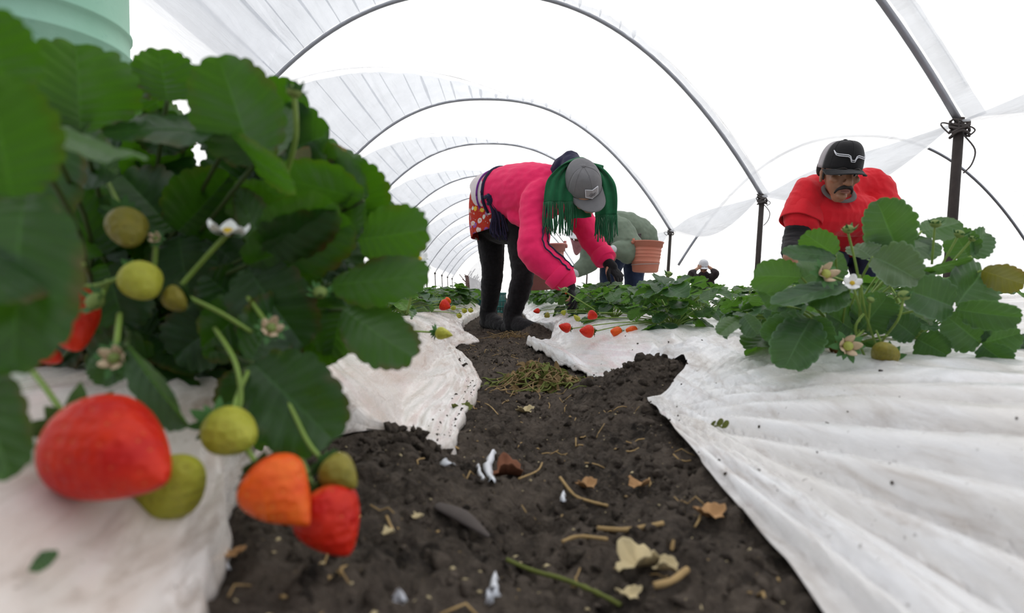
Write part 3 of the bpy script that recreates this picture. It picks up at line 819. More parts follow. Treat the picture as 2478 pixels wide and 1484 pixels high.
left_leaves = [
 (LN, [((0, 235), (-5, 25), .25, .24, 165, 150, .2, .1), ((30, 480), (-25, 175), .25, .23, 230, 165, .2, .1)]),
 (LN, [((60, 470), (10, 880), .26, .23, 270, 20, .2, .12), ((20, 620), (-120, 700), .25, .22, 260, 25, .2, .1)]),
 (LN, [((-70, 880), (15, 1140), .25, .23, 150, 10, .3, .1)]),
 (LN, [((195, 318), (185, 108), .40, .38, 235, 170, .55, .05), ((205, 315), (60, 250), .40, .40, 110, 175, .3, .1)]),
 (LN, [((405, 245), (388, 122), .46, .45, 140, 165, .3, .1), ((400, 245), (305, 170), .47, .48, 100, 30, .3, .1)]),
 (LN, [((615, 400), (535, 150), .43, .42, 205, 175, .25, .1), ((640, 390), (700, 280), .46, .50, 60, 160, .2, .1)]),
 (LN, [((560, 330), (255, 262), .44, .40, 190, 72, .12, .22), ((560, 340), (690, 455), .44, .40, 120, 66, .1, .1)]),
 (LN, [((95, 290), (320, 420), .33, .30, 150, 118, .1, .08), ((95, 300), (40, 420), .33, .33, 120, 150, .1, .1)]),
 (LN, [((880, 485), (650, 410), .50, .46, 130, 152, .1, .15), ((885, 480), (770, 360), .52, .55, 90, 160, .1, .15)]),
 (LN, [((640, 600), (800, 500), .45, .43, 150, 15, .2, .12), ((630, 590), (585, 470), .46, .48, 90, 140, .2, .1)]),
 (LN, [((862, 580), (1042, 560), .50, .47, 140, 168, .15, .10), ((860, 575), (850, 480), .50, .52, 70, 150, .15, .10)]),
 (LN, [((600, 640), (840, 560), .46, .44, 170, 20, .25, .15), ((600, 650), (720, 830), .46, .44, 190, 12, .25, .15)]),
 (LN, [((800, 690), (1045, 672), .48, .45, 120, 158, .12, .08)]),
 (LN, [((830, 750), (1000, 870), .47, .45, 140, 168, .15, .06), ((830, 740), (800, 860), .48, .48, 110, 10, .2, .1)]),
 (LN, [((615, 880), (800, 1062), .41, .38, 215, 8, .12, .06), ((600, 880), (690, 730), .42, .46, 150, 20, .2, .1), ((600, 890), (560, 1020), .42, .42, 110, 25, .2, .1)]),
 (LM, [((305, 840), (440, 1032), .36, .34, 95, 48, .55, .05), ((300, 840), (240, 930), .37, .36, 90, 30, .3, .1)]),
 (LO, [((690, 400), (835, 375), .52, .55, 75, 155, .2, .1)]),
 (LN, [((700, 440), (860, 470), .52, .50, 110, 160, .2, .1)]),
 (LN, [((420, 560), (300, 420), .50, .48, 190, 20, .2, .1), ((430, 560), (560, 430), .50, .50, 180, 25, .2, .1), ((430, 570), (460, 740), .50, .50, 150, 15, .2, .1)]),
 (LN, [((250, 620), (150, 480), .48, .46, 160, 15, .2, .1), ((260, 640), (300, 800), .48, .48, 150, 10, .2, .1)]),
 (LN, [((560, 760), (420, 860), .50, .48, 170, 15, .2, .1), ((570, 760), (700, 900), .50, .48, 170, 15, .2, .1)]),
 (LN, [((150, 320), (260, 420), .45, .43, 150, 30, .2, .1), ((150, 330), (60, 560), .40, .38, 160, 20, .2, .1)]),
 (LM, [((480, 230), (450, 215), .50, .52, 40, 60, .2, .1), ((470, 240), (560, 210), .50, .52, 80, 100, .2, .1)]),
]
plantA = key_plant('strawberry_plant', crownA, left_leaves, 'large dark leafy strawberry plant with big hanging berries, closest to the camera')
# the shaded heart of the plant: leaflets at many angles behind the ones above
poly = [(60, 330), (250, 250), (470, 225), (640, 330), (850, 470), (930, 620), (860, 780), (760, 900), (560, 960), (330, 880), (150, 800), (60, 560)]
def inside(p):
    c = False
    for (x0, y0), (x1, y1) in zip(poly, poly[1:] + poly[:1]):
        if (y0 > p[1]) != (y1 > p[1]) and p[0] < x0 + (p[1] - y0) / (y1 - y0) * (x1 - x0): c = not c
    return c
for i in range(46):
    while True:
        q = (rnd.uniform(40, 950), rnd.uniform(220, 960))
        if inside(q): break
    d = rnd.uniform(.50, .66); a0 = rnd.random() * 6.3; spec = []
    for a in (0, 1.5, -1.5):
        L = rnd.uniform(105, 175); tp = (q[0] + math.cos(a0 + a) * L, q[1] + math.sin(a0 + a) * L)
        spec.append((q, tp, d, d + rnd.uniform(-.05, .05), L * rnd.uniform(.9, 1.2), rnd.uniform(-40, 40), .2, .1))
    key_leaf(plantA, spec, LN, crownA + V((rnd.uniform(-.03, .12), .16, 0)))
def S(*pts): return [P(*p) for p in pts]
berry(plantA, P(182, 1046, .315), P(400, 1166, .285), .0490, 'berry_red', 0, S((45, 860, .36), (110, 940, .335)), 'largest red strawberry of the front plant', cal=1.15, calup=.05)
berry(plantA, P(378, 1212, .355), P(468, 1125, .335), .037, 'berry_green', 2, S((400, 1000, .40), (372, 1120, .38)), 'pale green strawberry behind the largest red one', cal=.7)
berry(plantA, P(630, 1140, .345), P(748, 1272, .325), .036, 'berry_orange', 1, S((600, 900, .40), (565, 1010, .37)), 'orange ripening strawberry of the front plant', cal=1.25, calup=-.1)
berry(plantA, P(765, 1200, .365), P(845, 1345, .345), .037, 'berry_red', 0, S((640, 950, .41), (720, 1090, .385)), 'red strawberry hanging lowest over the soil', cal=1.0)
berry(plantA, P(525, 1026, .37), P(604, 1072, .35), .0305, 'berry_green', 2, S((520, 795, .42), (570, 880, .39), (580, 985, .38)), 'green strawberry under the hanging leaf', cal=1.2)
berry(plantA, P(790, 1122, .37), P(862, 1180, .36), .021, 'berry_olive', 0, S((635, 890, .42), (690, 960, .40), (745, 1070, .38)), 'small olive green strawberry', cal=1.35, calup=.2)
berry(plantA, P(150, 715, .42), P(190, 850, .40), .036, 'berry_red', 0, S((200, 640, .36)), 'red strawberry half hidden by the dark front leaf', cal=.6)
berry(plantA, P(128, 838, .42), P(78, 872, .41), .022, 'berry_red', 0, None, 'sliver of a red strawberry low behind the dark front leaf', cal=.6)
berry(plantA, P(300, 520, .43), P(318, 592, .41), .026, 'berry_olive', 2, S((260, 440, .45)), 'dull olive strawberry in the shade of the leaves', cal=1.2)
berry(plantA, P(325, 655, .40), P(365, 715, .385), .0255, 'berry_green', 2, S((150, 692, .40), (240, 690, .40)), 'pale green strawberry at mid height', cal=.8)
berry(plantA, P(445, 715, .41), P(393, 735, .40), .0195, 'berry_olive', 2, S((610, 805, .42), (530, 755, .415)), 'olive strawberry with open sepals', cal=1.6, calup=0)
flower(plantA, P(552, 566, .42), V((.18, -.22, .95)), .0135, S((430, 700, .43), (470, 655, .43), (515, 605, .425)))
flower(plantA, P(378, 578, .43), V((.1, -.9, .3)), .007, S((370, 700, .44)), state='dry', name='withered_flower')
flower(plantA, P(278, 868, .36), V((.2, -.9, .2)), .0125, S((290, 760, .39)), state='dry', name='withered_flower')
flower(plantA, P(655, 795, .42), V((.5, -.8, .3)), .0125, S((600, 720, .44)), state='dry', name='withered_flower')
flower(plantA, P(775, 715, .45), V((.2, -.6, .7)), .010, S((600, 720, .46), (700, 730, .455)), state='bud', name='flower_bud')
flower(plantA, P(712, 232, .41), V((.1, -.1, 1)), .010, S((690, 430, .44), (716, 330, .42)), state='bud', name='flower_bud')
flower(plantA, P(240, 735, .39), V((-.2, -.7, .4)), .011, S((260, 680, .41)), state='bud', name='flower_bud')
# small leaf lying on the sheet in the lower left corner
mb = MB(); blade(mb, P(70, 1376, .247), P(136, 1342, .250), V((0, -.5, 1)), .0105, .1, .1, 6, 18, 3)
tag(mb.build('fallen_leaf', MATS['leaf_mid']), 'small blurred green leaf on the white sheet in the bottom corner', 'leaf')

# ---- the plant on the shoulder of the right bed
crownB = V((.60, 1.0, .145))
right_leaves = [
 (LM, [((2172, 612), (2130, 492), .96, .93, 117, 18, .25, .12), ((2180, 610), (2100, 575), .97, .95, 64, 40, .2, .1), ((2180, 600), (2265, 600), .98, 1.0, 73, 130, .2, .1)]),
 (LM, [((2022, 618), (1945, 562), .95, .93, 71, 165, .12, .08), ((2020, 622), (1908, 602), .93, .90, 55, 50, .15, .12)]),
 (LM, [((1940, 672), (1812, 662), .93, .90, 84, 160, .15, .12), ((1930, 680), (2035, 630), .95, .98, 92, 168, .2, .1)]),
 (LP, [((2112, 622), (2226, 668), .90, .86, 108, -28, .45, .22), ((2110, 625), (2068, 590), .92, .95, 73, 40, .3, .15)]),
 (LM, [((2215, 655), (2362, 640), .93, .93, 57, 65, .2, .12)]),
 (LO, [((2376, 655), (2480, 690), .95, .90, 66, 165, .1, .05)]),
 (LM, [((2305, 742), (2205, 700), .90, .87, 101, 20, .3, .15), ((2310, 742), (2390, 650), .93, .95, 128, 25, .2, .1), ((2312, 748), (2468, 778), .90, .85, 87, 35, .2, .15)]),
 (LM, [((2060, 690), (1878, 716), .88, .84, 82, 62, .12, .10), ((2050, 700), (1960, 730), .88, .86, 82, 20, .12, .10)]),
 (LM, [((1962, 772), (1900, 882), .89, .85, 112, 10, .22, .12), ((1955, 770), (1850, 815), .91, .90, 73, 25, .3, .1), ((1965, 768), (1995, 842), .90, .88, 73, 10, .3, .1), ]),
 (LM, [((1900, 740), (1845, 700), .96, .94, 64, 30, .2, .1), ((1905, 745), (1890, 820), .95, .93, 73, 15, .2, .1)]),
 (LM, [((2370, 830), (2300, 770), .93, .92, 101, 15, .3, .1), ((2375, 830), (2470, 810), .93, .90, 82, 30, .3, .1), ((2375, 835), (2440, 885), .90, .88, 73, 25, .3, .1)]),
 (LM, [((2230, 560), (2320, 545), 1.02, 1.02, 73, 140, .2, .1), ((2230, 570), (2190, 620), 1.02, 1.0, 82, 30, .2, .1)]),
 (LM, [((2350, 620), (2395, 560), 1.02, 1.04, 64, 30, .2, .1), ((2345, 625), (2310, 560), 1.03, 1.05, 73, 160, .2, .1)]),
 (LM, [((2080, 800), (2150, 720), .97, .95, 101, 20, .2, .1), ((2075, 805), (2010, 760), .98, .96, 82, 25, .2, .1)]),
 (LM, [((2220, 820), (2290, 860), .95, .92, 82, 15, .2, .1), ((2215, 815), (2160, 770), .95, .95, 73, 20, .2, .1)]),
 (LP, [((1790, 770), (1740, 805), 1.02, 1.0, 46, 30, .3, .1), ((1800, 765), (1830, 810), 1.0, .98, 50, 25, .3, .1)]),
]
plantB = key_plant('strawberry_plant', crownB, right_leaves, 'sharp leafy strawberry plant in front of the man in the red shirt')
generic(plantB, 13, .85, 0, 200, low=0)
flower(plantB, P(2052, 562, .90), V((0, -.15, 1)), .015, S((2080, 780, .94), (2078, 680, .92)), state='bud', name='flower_bud')
flower(plantB, P(2262, 548, .95), V((.2, -.15, 1)), .015, S((2255, 640, .96)), state='bud', name='flower_bud')
flower(plantB, P(2318, 572, .95), V((.3, -.3, .8)), .014, S((2280, 640, .96)), state='bud', name='flower_bud')
flower(plantB, P(2350, 582, .95), V((.4, -.2, .8)), .010, S((2300, 640, .96)), state='bud', name='flower_bud')
flower(plantB, P(1996, 664, .86), V((.1, -.9, .25)), .024, S((2075, 690, .92)), state='young', name='withered_flower')
flower(plantB, P(2062, 686, .86), V((-.3, -.8, .4)), .012, S((2085, 760, .92)), name='flower')
flower(plantB, P(2186, 722, .86), V((0, -.3, .9)), .016, S((2145, 812, .92), (2175, 770, .87)), state='bud', name='flower_bud')
flower(plantB, P(2050, 838, .86), V((-.1, -.9, .15)), .025, S((2090, 800, .92)), state='young', name='withered_flower')
flower(plantB, P(2105, 730, .88), V((0, -.5, .8)), .010, S((2100, 800, .94)), state='bud', name='flower_bud')
berry(plantB, P(2150, 868, .885), P(2128, 838, .845), .035, 'berry_olive', 2, S((2120, 800, .92)), 'green strawberry resting on the white sheet', cal=1.7, calup=-.05)
mb = MB()
for s in (S((2080, 665, .90), (2095, 760, .91), (2125, 850, .95)), S((2145, 812, .88), (2110, 860, .95)), S((2090, 760, .9), (2070, 800, .9), (2100, 880, .95))): mb.tube(smooth_path(s, 5), .002, 6)
mb.build('flower_stalk', MATS['stem'], plantB)

# ---- rows
def row_plant(x, y, n, label, group=None, sc=1.0, z=None):
    z = z if z is not None else (sheet_z(x, y, 1 if x > 0 else -1) if abs(x) < 1.4 else .14)
    r = empty('strawberry_plant', (x, y, z - .005)); tag(r, label, 'strawberry plant', group)
    generic(r, n, sc); return r
rowR = []
names = ['bushy strawberry plant behind the four ripe berries in a line', 'leafy strawberry plant next behind the one with four ripe berries', 'leafy strawberry plant under the reaching left glove of the woman', "strawberry plant at the woman's lower glove"]
yy = 1.42; i = 0; xs = [.54, .50, .50, .47, .45, .45, .45]
RP = [(.66, 1.38, 14, 'low strawberry plant with pale leaves between the sharp plant and the middle of the bed'),
      (.52, 1.72, 22, 'bushy strawberry plant right of the four ripe berries'), (.56, 2.02, 22, 'bushy strawberry plant behind the four ripe berries'),
      (.47, 2.38, 22, 'bushy strawberry plant the woman reaches over'), (.52, 2.75, 20, 'bushy strawberry plant beside the orange bucket, before the green jacket'),
      (.47, 3.15, 20, "strawberry plant at the woman's lower black glove"), (.50, 3.6, 18, "strawberry plant just behind the woman's lower black glove"),
      (.95, 1.30, 16, 'strawberry plant behind the sharp front plant, left side'), (1.0, 1.75, 18, 'strawberry plant in the back row below the thin post'), (.98, 2.2, 18, 'strawberry plant in the back row in front of the distant worker'),
      (.95, 2.7, 18, 'strawberry plant in the back row under the orange bucket'), (.98, 3.2, 16, 'strawberry plant in the back row under the green jacket'),
      (1.05, .95, 18, 'strawberry plant at the right edge behind the sharp front plant')]
plants = {}
for x, y, n, lab in RP: plants[(x, y)] = row_plant(x, y, n, lab, sc=.78 if x < .9 else .85)
LP_ = [(-.42, .92, 20, 'strawberry plant right behind the big foreground plant'), (-.45, 1.5, 20, 'strawberry plant second behind the big foreground plant'), (-.44, 2.1, 20, 'strawberry plant with a red and an orange berry left of the woman'),
       (-.46, 2.7, 18, 'strawberry plant with small green berries left of the woman'), (-.45, 3.3, 18, 'strawberry plant just left of the far boot of the woman'), (-.9, .75, 16, 'strawberry plant in the back row behind the big foreground plant')]
for x, y, n, lab in LP_: plants[(x, y)] = row_plant(x, y, n, lab, sc=.85)
# far plants: one mesh each, shared
def far_mesh(k):
    mb = MB()
    for i in range(16):
        a = rnd.random() * 6.3; q = MB(); leaf_kit(q, .075 + .02 * rnd.random(), .12 + .08 * rnd.random(), rnd.choice([60, 45, 30, 70]), rnd.choice([10, 25, 30, 0]), 9, 2, 0, i, stem=False)
        M = Matrix.Rotation(a, 4, 'Z') @ Matrix.Rotation(rnd.uniform(-.3, .3), 4, 'X')
        mb.v_ = None; b = len(mb.v); mb.v += [M @ p for p in q.v]; mb.uv += q.uv; mb.f += [tuple(b + j for j in f) for f in q.f]; mb.mi += [0] * len(q.f)
    return mb.mesh('strawberry_plant', MATS['leaf_mid'])
FM = [far_mesh(k) for k in range(4)]
def far_row(x, y0, y1, st, label, group):
    y = y0
    while y < y1:
        xx = x + rnd.uniform(-.05, .05)
        o = link('strawberry_plant', FM[rnd.randrange(4)], None, (xx, y, .13)); o.rotation_euler = (0, 0, rnd.random() * 6.3); s = .85 + .3 * rnd.random(); o.scale = (s, s, s * .95)
        tag(o, label, 'strawberry plant', group); y += st * (.85 + .3 * rnd.random())
far_row(.48, 4.0, 15, .38, 'small leafy strawberry plant far along the front row of the right bed', 'far plants, right bed front row')
far_row(.98, 3.7, 13, .45, 'small leafy strawberry plant far along the back row of the right bed', 'far plants, right bed back row')
far_row(-.45, 3.9, 16, .38, 'small leafy strawberry plant far along the front row of the left bed', 'far plants, left bed front row')
far_row(-.95, 1.4, 12, .55, 'leafy strawberry plant in the back row of the left bed', 'far plants, left bed back row')
far_row(2.2, 2.6, 10, .6, 'leafy strawberry plant on the bed beyond the man in red', 'plants on the outer right bed')
# fruit of the row plants
def row_berry(key, bpx, tpx, d, wd, mat, shape, lab, dt=None, cal=.9):
    p = plants[key]; b, t = P(*bpx, d), P(*tpx, dt or d - .01)
    c = V(p.location) + V((0, 0, .02)); m_ = (c + b) / 2 + V((0, 0, .01))
    return berry(p, b, t, wd, mat, shape, [c, m_], lab, cal=cal)
k1 = (.52, 1.72); k2 = (.56, 2.02); k3 = (.47, 2.38)
row_berry(k1, (1436, 803), (1402, 800), 1.85, .040, 'berry_red', 0, 'red strawberry lying on the sheet')
row_berry(k1, (1380, 796), (1352, 788), 1.95, .032, 'berry_red', 0, 'red strawberry with a pale spot')
row_berry(k1, (1502, 806), (1477, 801), 1.80, .034, 'berry_orange', 0, 'orange strawberry')
row_berry(k1, (1540, 804), (1514, 798), 1.74, .032, 'berry_orange', 0, 'orange red strawberry')
row_berry(k2, (1440, 757), (1423, 772), 2.1, .034, 'berry_red', 0, 'dark red strawberry')
row_berry(k2, (1402, 776), (1388, 762), 2.2, .018, 'berry_green', 0, 'small green strawberry')
row_berry(k3, (1362, 752), (1366, 764), 2.4, .02, 'berry_green', 0, 'small green strawberry')
row_berry(k3, (1320, 760), (1330, 768), 2.5, .024, 'berry_olive', 0, 'dull green strawberry')
k4 = (.47, 3.15)
row_berry(k4, (1306, 752), (1290, 754), 3.0, .026, 'berry_red', 0, 'red strawberry lying near the boot')
row_berry(k4, (1378, 700), (1368, 712), 3.05, .03, 'berry_orange', 0, 'orange strawberry under the glove')
kl = (-.44, 2.1)
row_berry(kl, (1066, 735), (1090, 745), 2.2, .040, 'berry_red', 0, 'red strawberry')
row_berry(kl, (1088, 724), (1078, 732), 2.25, .028, 'berry_orange', 2, 'orange strawberry')
kl2 = (-.46, 2.7)
for (a, b) in (((1095, 742), (1100, 750)), ((1125, 748), (1122, 758)), ((1140, 748), (1137, 756)), ((1112, 760), (1110, 770))): row_berry(kl2, a, b, 2.4, .022, 'berry_green', 2, 'small green strawberry')
k0 = (-.42, .92)
row_berry(k0, (1056, 805), (1096, 812), .98, .021, 'berry_green', 1, 'pale green strawberry alone on the sheet', cal=1.6)
flower(plants[k0], P(1015, 628, .9), V((.1, -.5, .6)), .013, S((985, 760, .93)), name='flower')
flower(plants[k2], P(1368, 706, 2.0), V((-.3, -.2, .9)), .022, S((1440, 750, 2.05)), state='bud', name='flower_bud')
flower(plants[k3], P(1618, 668, 2.2), V((0, -.1, 1)), .024, S((1610, 720, 2.25)), state='bud', name='flower_bud')
# ------------------------------------------------------------------ buckets, drum, crate, litter
def bucket_mat(name, c0, c1, fade):
    t = NT(name); tc = t.n('TexCoord').outputs['Object']
    c = t.mix(t.ramp(t.noise(tc, 6, 6, .6), [(.35, 0.), (.7, 1.)]), c0, c1)
    c = t.mix(t.ramp(t.noise(tc, 40, 5, .7), [(.6, 0.), (.75, .5)]), c, fade)
    MATS[name] = t.done(t.bsdf(c, .6, t.bump(t.noise(tc, 50, 4), .15, .003), .3))
bucket_mat('bucket_orange', (.56, .20, .13), (.62, .25, .17), (.36, .15, .11))
bucket_mat('bucket_pink', (.52, .22, .19), (.60, .28, .24), (.42, .2, .17))
bucket_mat('drum_mint', (.28, .52, .38), (.34, .58, .44), (.22, .44, .33))
bucket_mat('crate_green', (.02, .12, .11), (.03, .17, .15), (.05, .14, .13))
def bucket(loc, R, H, tilt, mat, label, handle=None, cord_ring=True):
    t = empty('bucket', loc); t.rotation_euler = tilt; tag(t, label, 'bucket')
    M = wmat(t)
    r0, r1 = R * .80, R
    def rr(z): return r0 + (r1 - r0) * z / H
    prof = [(0.001, .004), (r0 - .01, .004), (r0, .012)]
    for z in (.34, .50, .60, .72): prof += [(rr(H * z) , H * z - .006), (rr(H * z) + .0035, H * z - .002), (rr(H * z) + .0035, H * z + .002), (rr(H * z), H * z + .006)]
    prof += [(rr(H * .82), H * .82), (rr(H * .82) + .008, H * .825), (rr(H * .97) + .008, H * .96), (r1 + .013, H * .965), (r1 + .015, H * .985), (r1 + .010, H), (r1 - .004, H), (r1 - .006, H * .96), (rr(H * .5) - .005, H * .5), (r0 - .006, .012), (0.001, .010)]
    mb = MB(); mb.lathe(prof, M, 40); mb.build('body', MATS[mat], t)
    for s in (-1, 1):
        mb = MB(); mb.tube([M @ V((s * (r1 + .006), 0, H * .94)), M @ V((s * (r1 + .026), 0, H * .94))], .014, 12); mb.box(M @ V((s * (r1 + .012), 0, H * 1.0)), (.008, .02, .016)); mb.build('handle_lug', MATS[mat], t)
    if handle:
        mb = MB(); top = M.inverted() @ V(handle)
        a, b = V((-(r1 + .02), 0, H * .95)), V((r1 + .02, 0, H * .95))
        mb.tube([M @ p for p in (a, a.lerp(top, .5) + V((-.01, 0, 0)), top)], .0025, 6); mb.tube([M @ p for p in (b, b.lerp(top, .5), top)], .0025, 6)
        mb.build('wire_handle', MATS['steel'], t)
    if cord_ring:
        mb = MB(); z = H * .27; mb.tube([M @ V(((rr(z) + .004) * math.cos(a * PI / 16), (rr(z) + .004) * math.sin(a * PI / 16), z + .01 * math.cos(a * PI / 16))) for a in range(33)], .0028, 6); mb.build('string', MATS['cord'], t)
    return t
bc = P(1561, 660, 5.02)
bucket(bc, .139, .270, (.0, .05, .5), 'bucket_orange', 'faded orange plastic bucket hanging by the hip of the worker in the green jacket', P(1532, 580, 5.12))
bc = P(1314, 702, 3.86)
bucket(bc, .158, .308, (.04, -.06, .2), 'bucket_pink', "dusty pink plastic bucket hanging behind the woman's legs", P(1312, 520, 3.62), cord_ring=False)
# mint drum standing on the left bed
t = empty('drum', (P(122, 400, 1.32).x, 1.33, .14)); tag(t, 'mint green plastic drum behind the foreground plant, top left corner', 'drum')
M = wmat(t); prof = [(.001, 0), (.150, 0), (.160, .012)]
for z in (.30, .36, .66, .715): prof += [(.166, z - .008), (.1715, z - .003), (.1715, z + .003), (.166, z + .008)]
prof += [(.165, .90), (.172, .91), (.172, .94), (.155, .95), (.15, .9), (.14, .02), (.001, .01)]
mb = MB(); mb.lathe(prof, M, 48); mb.build('body', MATS['drum_mint'], t)
mb = MB(); mb.tube([M @ V((.178 * math.cos(a * PI / 24), .178 * math.sin(a * PI / 24), .925)) for a in range(49)], .009, 8); mb.build('rim', MATS['drum_mint'], t)
# picking crate
t = empty('crate', P(1183, 750, 7.6), (0, 0, .25)); t.location.z = .0; tag(t, "dark green plastic picking crate standing behind the woman's boots", 'crate')
M = wmat(t); W_, D_, H_ = .17, .24, .25
def lattice(mb, a, b, n, h):
    for k in range(n + 1): mb.tube([a.lerp(b, k / n), a.lerp(b, k / n) + V((0, 0, h))], .006, 5)
    for z in (0, .3, .6, .92): mb.tube([a + V((0, 0, h * z)), b + V((0, 0, h * z))], .008, 5)
cs = [V((-W_, -D_, 0)), V((W_, -D_, 0)), V((W_, D_, 0)), V((-W_, D_, 0))]
for k in range(4):
    mb = MB(); lattice(mb, M @ cs[k], M @ cs[(k + 1) % 4], 9, H_); mb.build('side', MATS['crate_green'], t)
mb = MB(); mb.box(M @ V((0, 0, .01)), (W_, D_, .008), M.to_3x3()); mb.build('bottom', MATS['crate_green'], t)
mb = MB()
for k in range(4): mb.tube([M @ (cs[k] + V((0, 0, H_))), M @ (cs[(k + 1) % 4] + V((0, 0, H_)))], .013, 6)
mb.build('rim', MATS['crate_green'], t)

# ---- heap of wilted vines in the furrow
plain('wilt_green', (.13, .15, .035), .8, .2, .4, 60); plain('wilt_brown', (.25, .17, .08), .85, .2, .4, 60); plain('straw', (.40, .27, .12), .8, .2, .35, 60)
plain('dead_leaf', (.42, .24, .11), .8, .2, .35, 50); plain('chip', (.55, .45, .26), .8, .2, .3, 50); plain('scrap', (.75, .76, .80), .4, .4, .08, 60); plain('chip_grey', (.09, .075, .068), .9, .2, .3, 50); plain('rust_leaf', (.22, .09, .05), .8, .2, .35, 50)
t = empty('wilted_vines', (.105, 1.42, soil_z(.105, 1.42))); tag(t, 'tangled heap of wilted strawberry vines lying in the furrow', 'wilted vines')
def mound(x, y): return .062 * math.exp(-((x - .10) / .085) ** 2 - ((y - 1.42) / .085) ** 2)
for nm, mat, cnt, rr_ in (('dry_stem', 'wilt_brown', 70, .0014), ('green_stem', 'wilt_green', 60, .0018)):
    mb = MB()
    for k in range(cnt):
        x, y = rnd.gauss(.10, .05), rnd.gauss(1.42, .05); pts = []; a = rnd.random() * 6.3
        for j in range(6):
            pts.append(V((x, y, soil_z(x, y, False) + mound(x, y) * (.55 + .6 * rnd.random()) + .003))); a += rnd.uniform(-.9, .9); x += math.cos(a) * .022; y += math.sin(a) * .022
        mb.tube(smooth_path(pts, 3), rr_, 5)
    tag(mb.build(nm, MATS[mat], t), None, None, None, 'stuff')
mb = MB()
for k in range(150):
    x, y = rnd.gauss(.10, .052), rnd.gauss(1.42, .052); p = V((x, y, soil_z(x, y, False) + mound(x, y) * (.4 + .65 * rnd.random()))); d = V((rnd.gauss(0, 1), rnd.gauss(0, 1), rnd.gauss(0, .5))).normalized() * rnd.uniform(.012, .028)
    blade(mb, p, p + d, V((rnd.gauss(0, 1), rnd.gauss(0, 1), 1)), .014 + .01 * rnd.random(), .6, .5, 0, 8, 2, 0, 0, .3, rnd.randrange(2))
tag(mb.build('wilted_leaves', [MATS['wilt_green'], MATS['wilt_brown']], t), None, None, None, 'stuff')
def ground_at(px, py, z0=0.01):
    "the spot of soil the photograph shows at (px, py)"
    dv = RC @ V(((px - 1239) / F, -(py - 742) / F, -1)); d = .3; 
    for _ in range(400):
        p = CAM + dv * d
        if p.z <= soil_z(p.x, p.y, True): break
        d *= 1.006
    return p
def curl_leaf(px, py, wpx, hpx, mat, name, label, cat, rot=0, group=None, lobes=5):
    c = ground_at(px, py); d = (c - CAM).length; w_ = wpx / F * d; mb = MB(); rows = []; ph = rnd.random() * 6
    for i in range(11):
        r = i / 10
        row = []
        for k in range(28):
            a = 2 * PI * k / 28; rad = w_ * .5 * (1 + .16 * math.sin(lobes * a + ph) + .08 * math.sin(11 * a)) * r
            x, y = math.cos(a) * rad, math.sin(a) * rad * (hpx / wpx * 1.5)
            q = V((x * math.cos(rot) - y * math.sin(rot), x * math.sin(rot) + y * math.cos(rot), 0))
            row.append(c + q + V((0, 0, .006 + .30 * w_ * r * r * (.35 + .65 * math.sin(a * 2 + ph)) + .05 * w_ * math.sin(9 * a) * r + abs(q.y) * .5)))
        rows.append(row)
    mb.grid(rows, None, 0, close=True)
    return tag(mb.build(name, MATS[mat], thick=.0008), label, cat, group)
curl_leaf(1718, 1266, 62, 42, 'dead_leaf', 'dead_leaf', 'curled tan dead leaf lying below the hem of the right sheet', 'dead leaf')
curl_leaf(1228, 1160, 66, 52, 'rust_leaf', 'dead_leaf', 'reddish brown dead leaf beside a white plastic scrap', 'dead leaf')
curl_leaf(1545, 1388, 100, 56, 'chip', 'dead_leaf', 'large yellow brown dead leaf at the bottom of the furrow', 'dead leaf', .3)
curl_leaf(1612, 1396, 50, 26, 'chip', 'dead_leaf', 'small pale leaf touching the large yellow brown dead leaf', 'dead leaf')
curl_leaf(1064, 1030, 22, 40, 'rust_leaf', 'dead_leaf', 'dark red leaf upright at the edge of the left sheet', 'dead leaf')
curl_leaf(1418, 1192, 44, 30, 'dead_leaf', 'dead_leaf', 'brown leaf below the long diagonal stalk', 'dead leaf')
curl_leaf(1545, 1190, 46, 22, 'dead_leaf', 'dead_leaf', 'light brown leaf in the right half of the furrow', 'dead leaf')
curl_leaf(1375, 935, 40, 22, 'dead_leaf', 'dead_leaf', 'pale tan leaf at the foot of the wilted vines', 'dead leaf')
curl_leaf(1270, 1005, 40, 18, 'chip', 'dead_leaf', 'pale leaf just in front of the wilted vines', 'dead leaf')
curl_leaf(560, 1365, 48, 24, 'dead_leaf', 'dead_leaf', 'tan leaf on the soil under the front strawberries', 'dead leaf')
curl_leaf(1520, 1462, 52, 24, 'chip', 'dead_leaf', 'pale curled leaf at the bottom edge of the furrow', 'dead leaf')
curl_leaf(1115, 1003, 50, 20, 'wilt_green', 'dead_leaf', 'dry greenish leaf lying on the crease of the left sheet', 'dead leaf')
def stick(pts, r, mat, name, label, cat):
    g = [ground_at(*p) for p in pts]; mb = MB(); q = smooth_path([p + V((0, 0, .004 + r)) for p in g], 5)
    mb.tube(q, [r * (.8 + .3 * nz(i * .9, px_)) for i, px_ in enumerate([pts[0][0]] * len(q))], 7)
    return tag(mb.build(name, MATS[mat]), label, cat)
stick([(1355, 1168), (1390, 1212), (1430, 1228), (1470, 1238)], .0022, 'straw', 'dry_stalk', 'long tan stalk lying diagonally in the middle of the soil', 'stalk')
stick([(1446, 1296), (1520, 1300), (1605, 1284)], .0028, 'straw', 'dry_stalk', 'thick tan stalk lying level across the soil', 'stalk')
stick([(1360, 1328), (1400, 1315), (1470, 1322)], .0022, 'straw', 'dry_stalk', 'curved tan stalk left of the thick level one', 'stalk')
stick([(1582, 1442), (1625, 1430), (1662, 1402)], .0034, 'straw', 'dry_stalk', 'short thick tan stalk below the large dead leaf', 'stalk')
stick([(1225, 1372), (1290, 1400), (1360, 1420), (1430, 1448), (1500, 1484)], .0024, 'wilt_green', 'green_stalk', 'long yellow green vine stalk near the bottom edge', 'stalk')
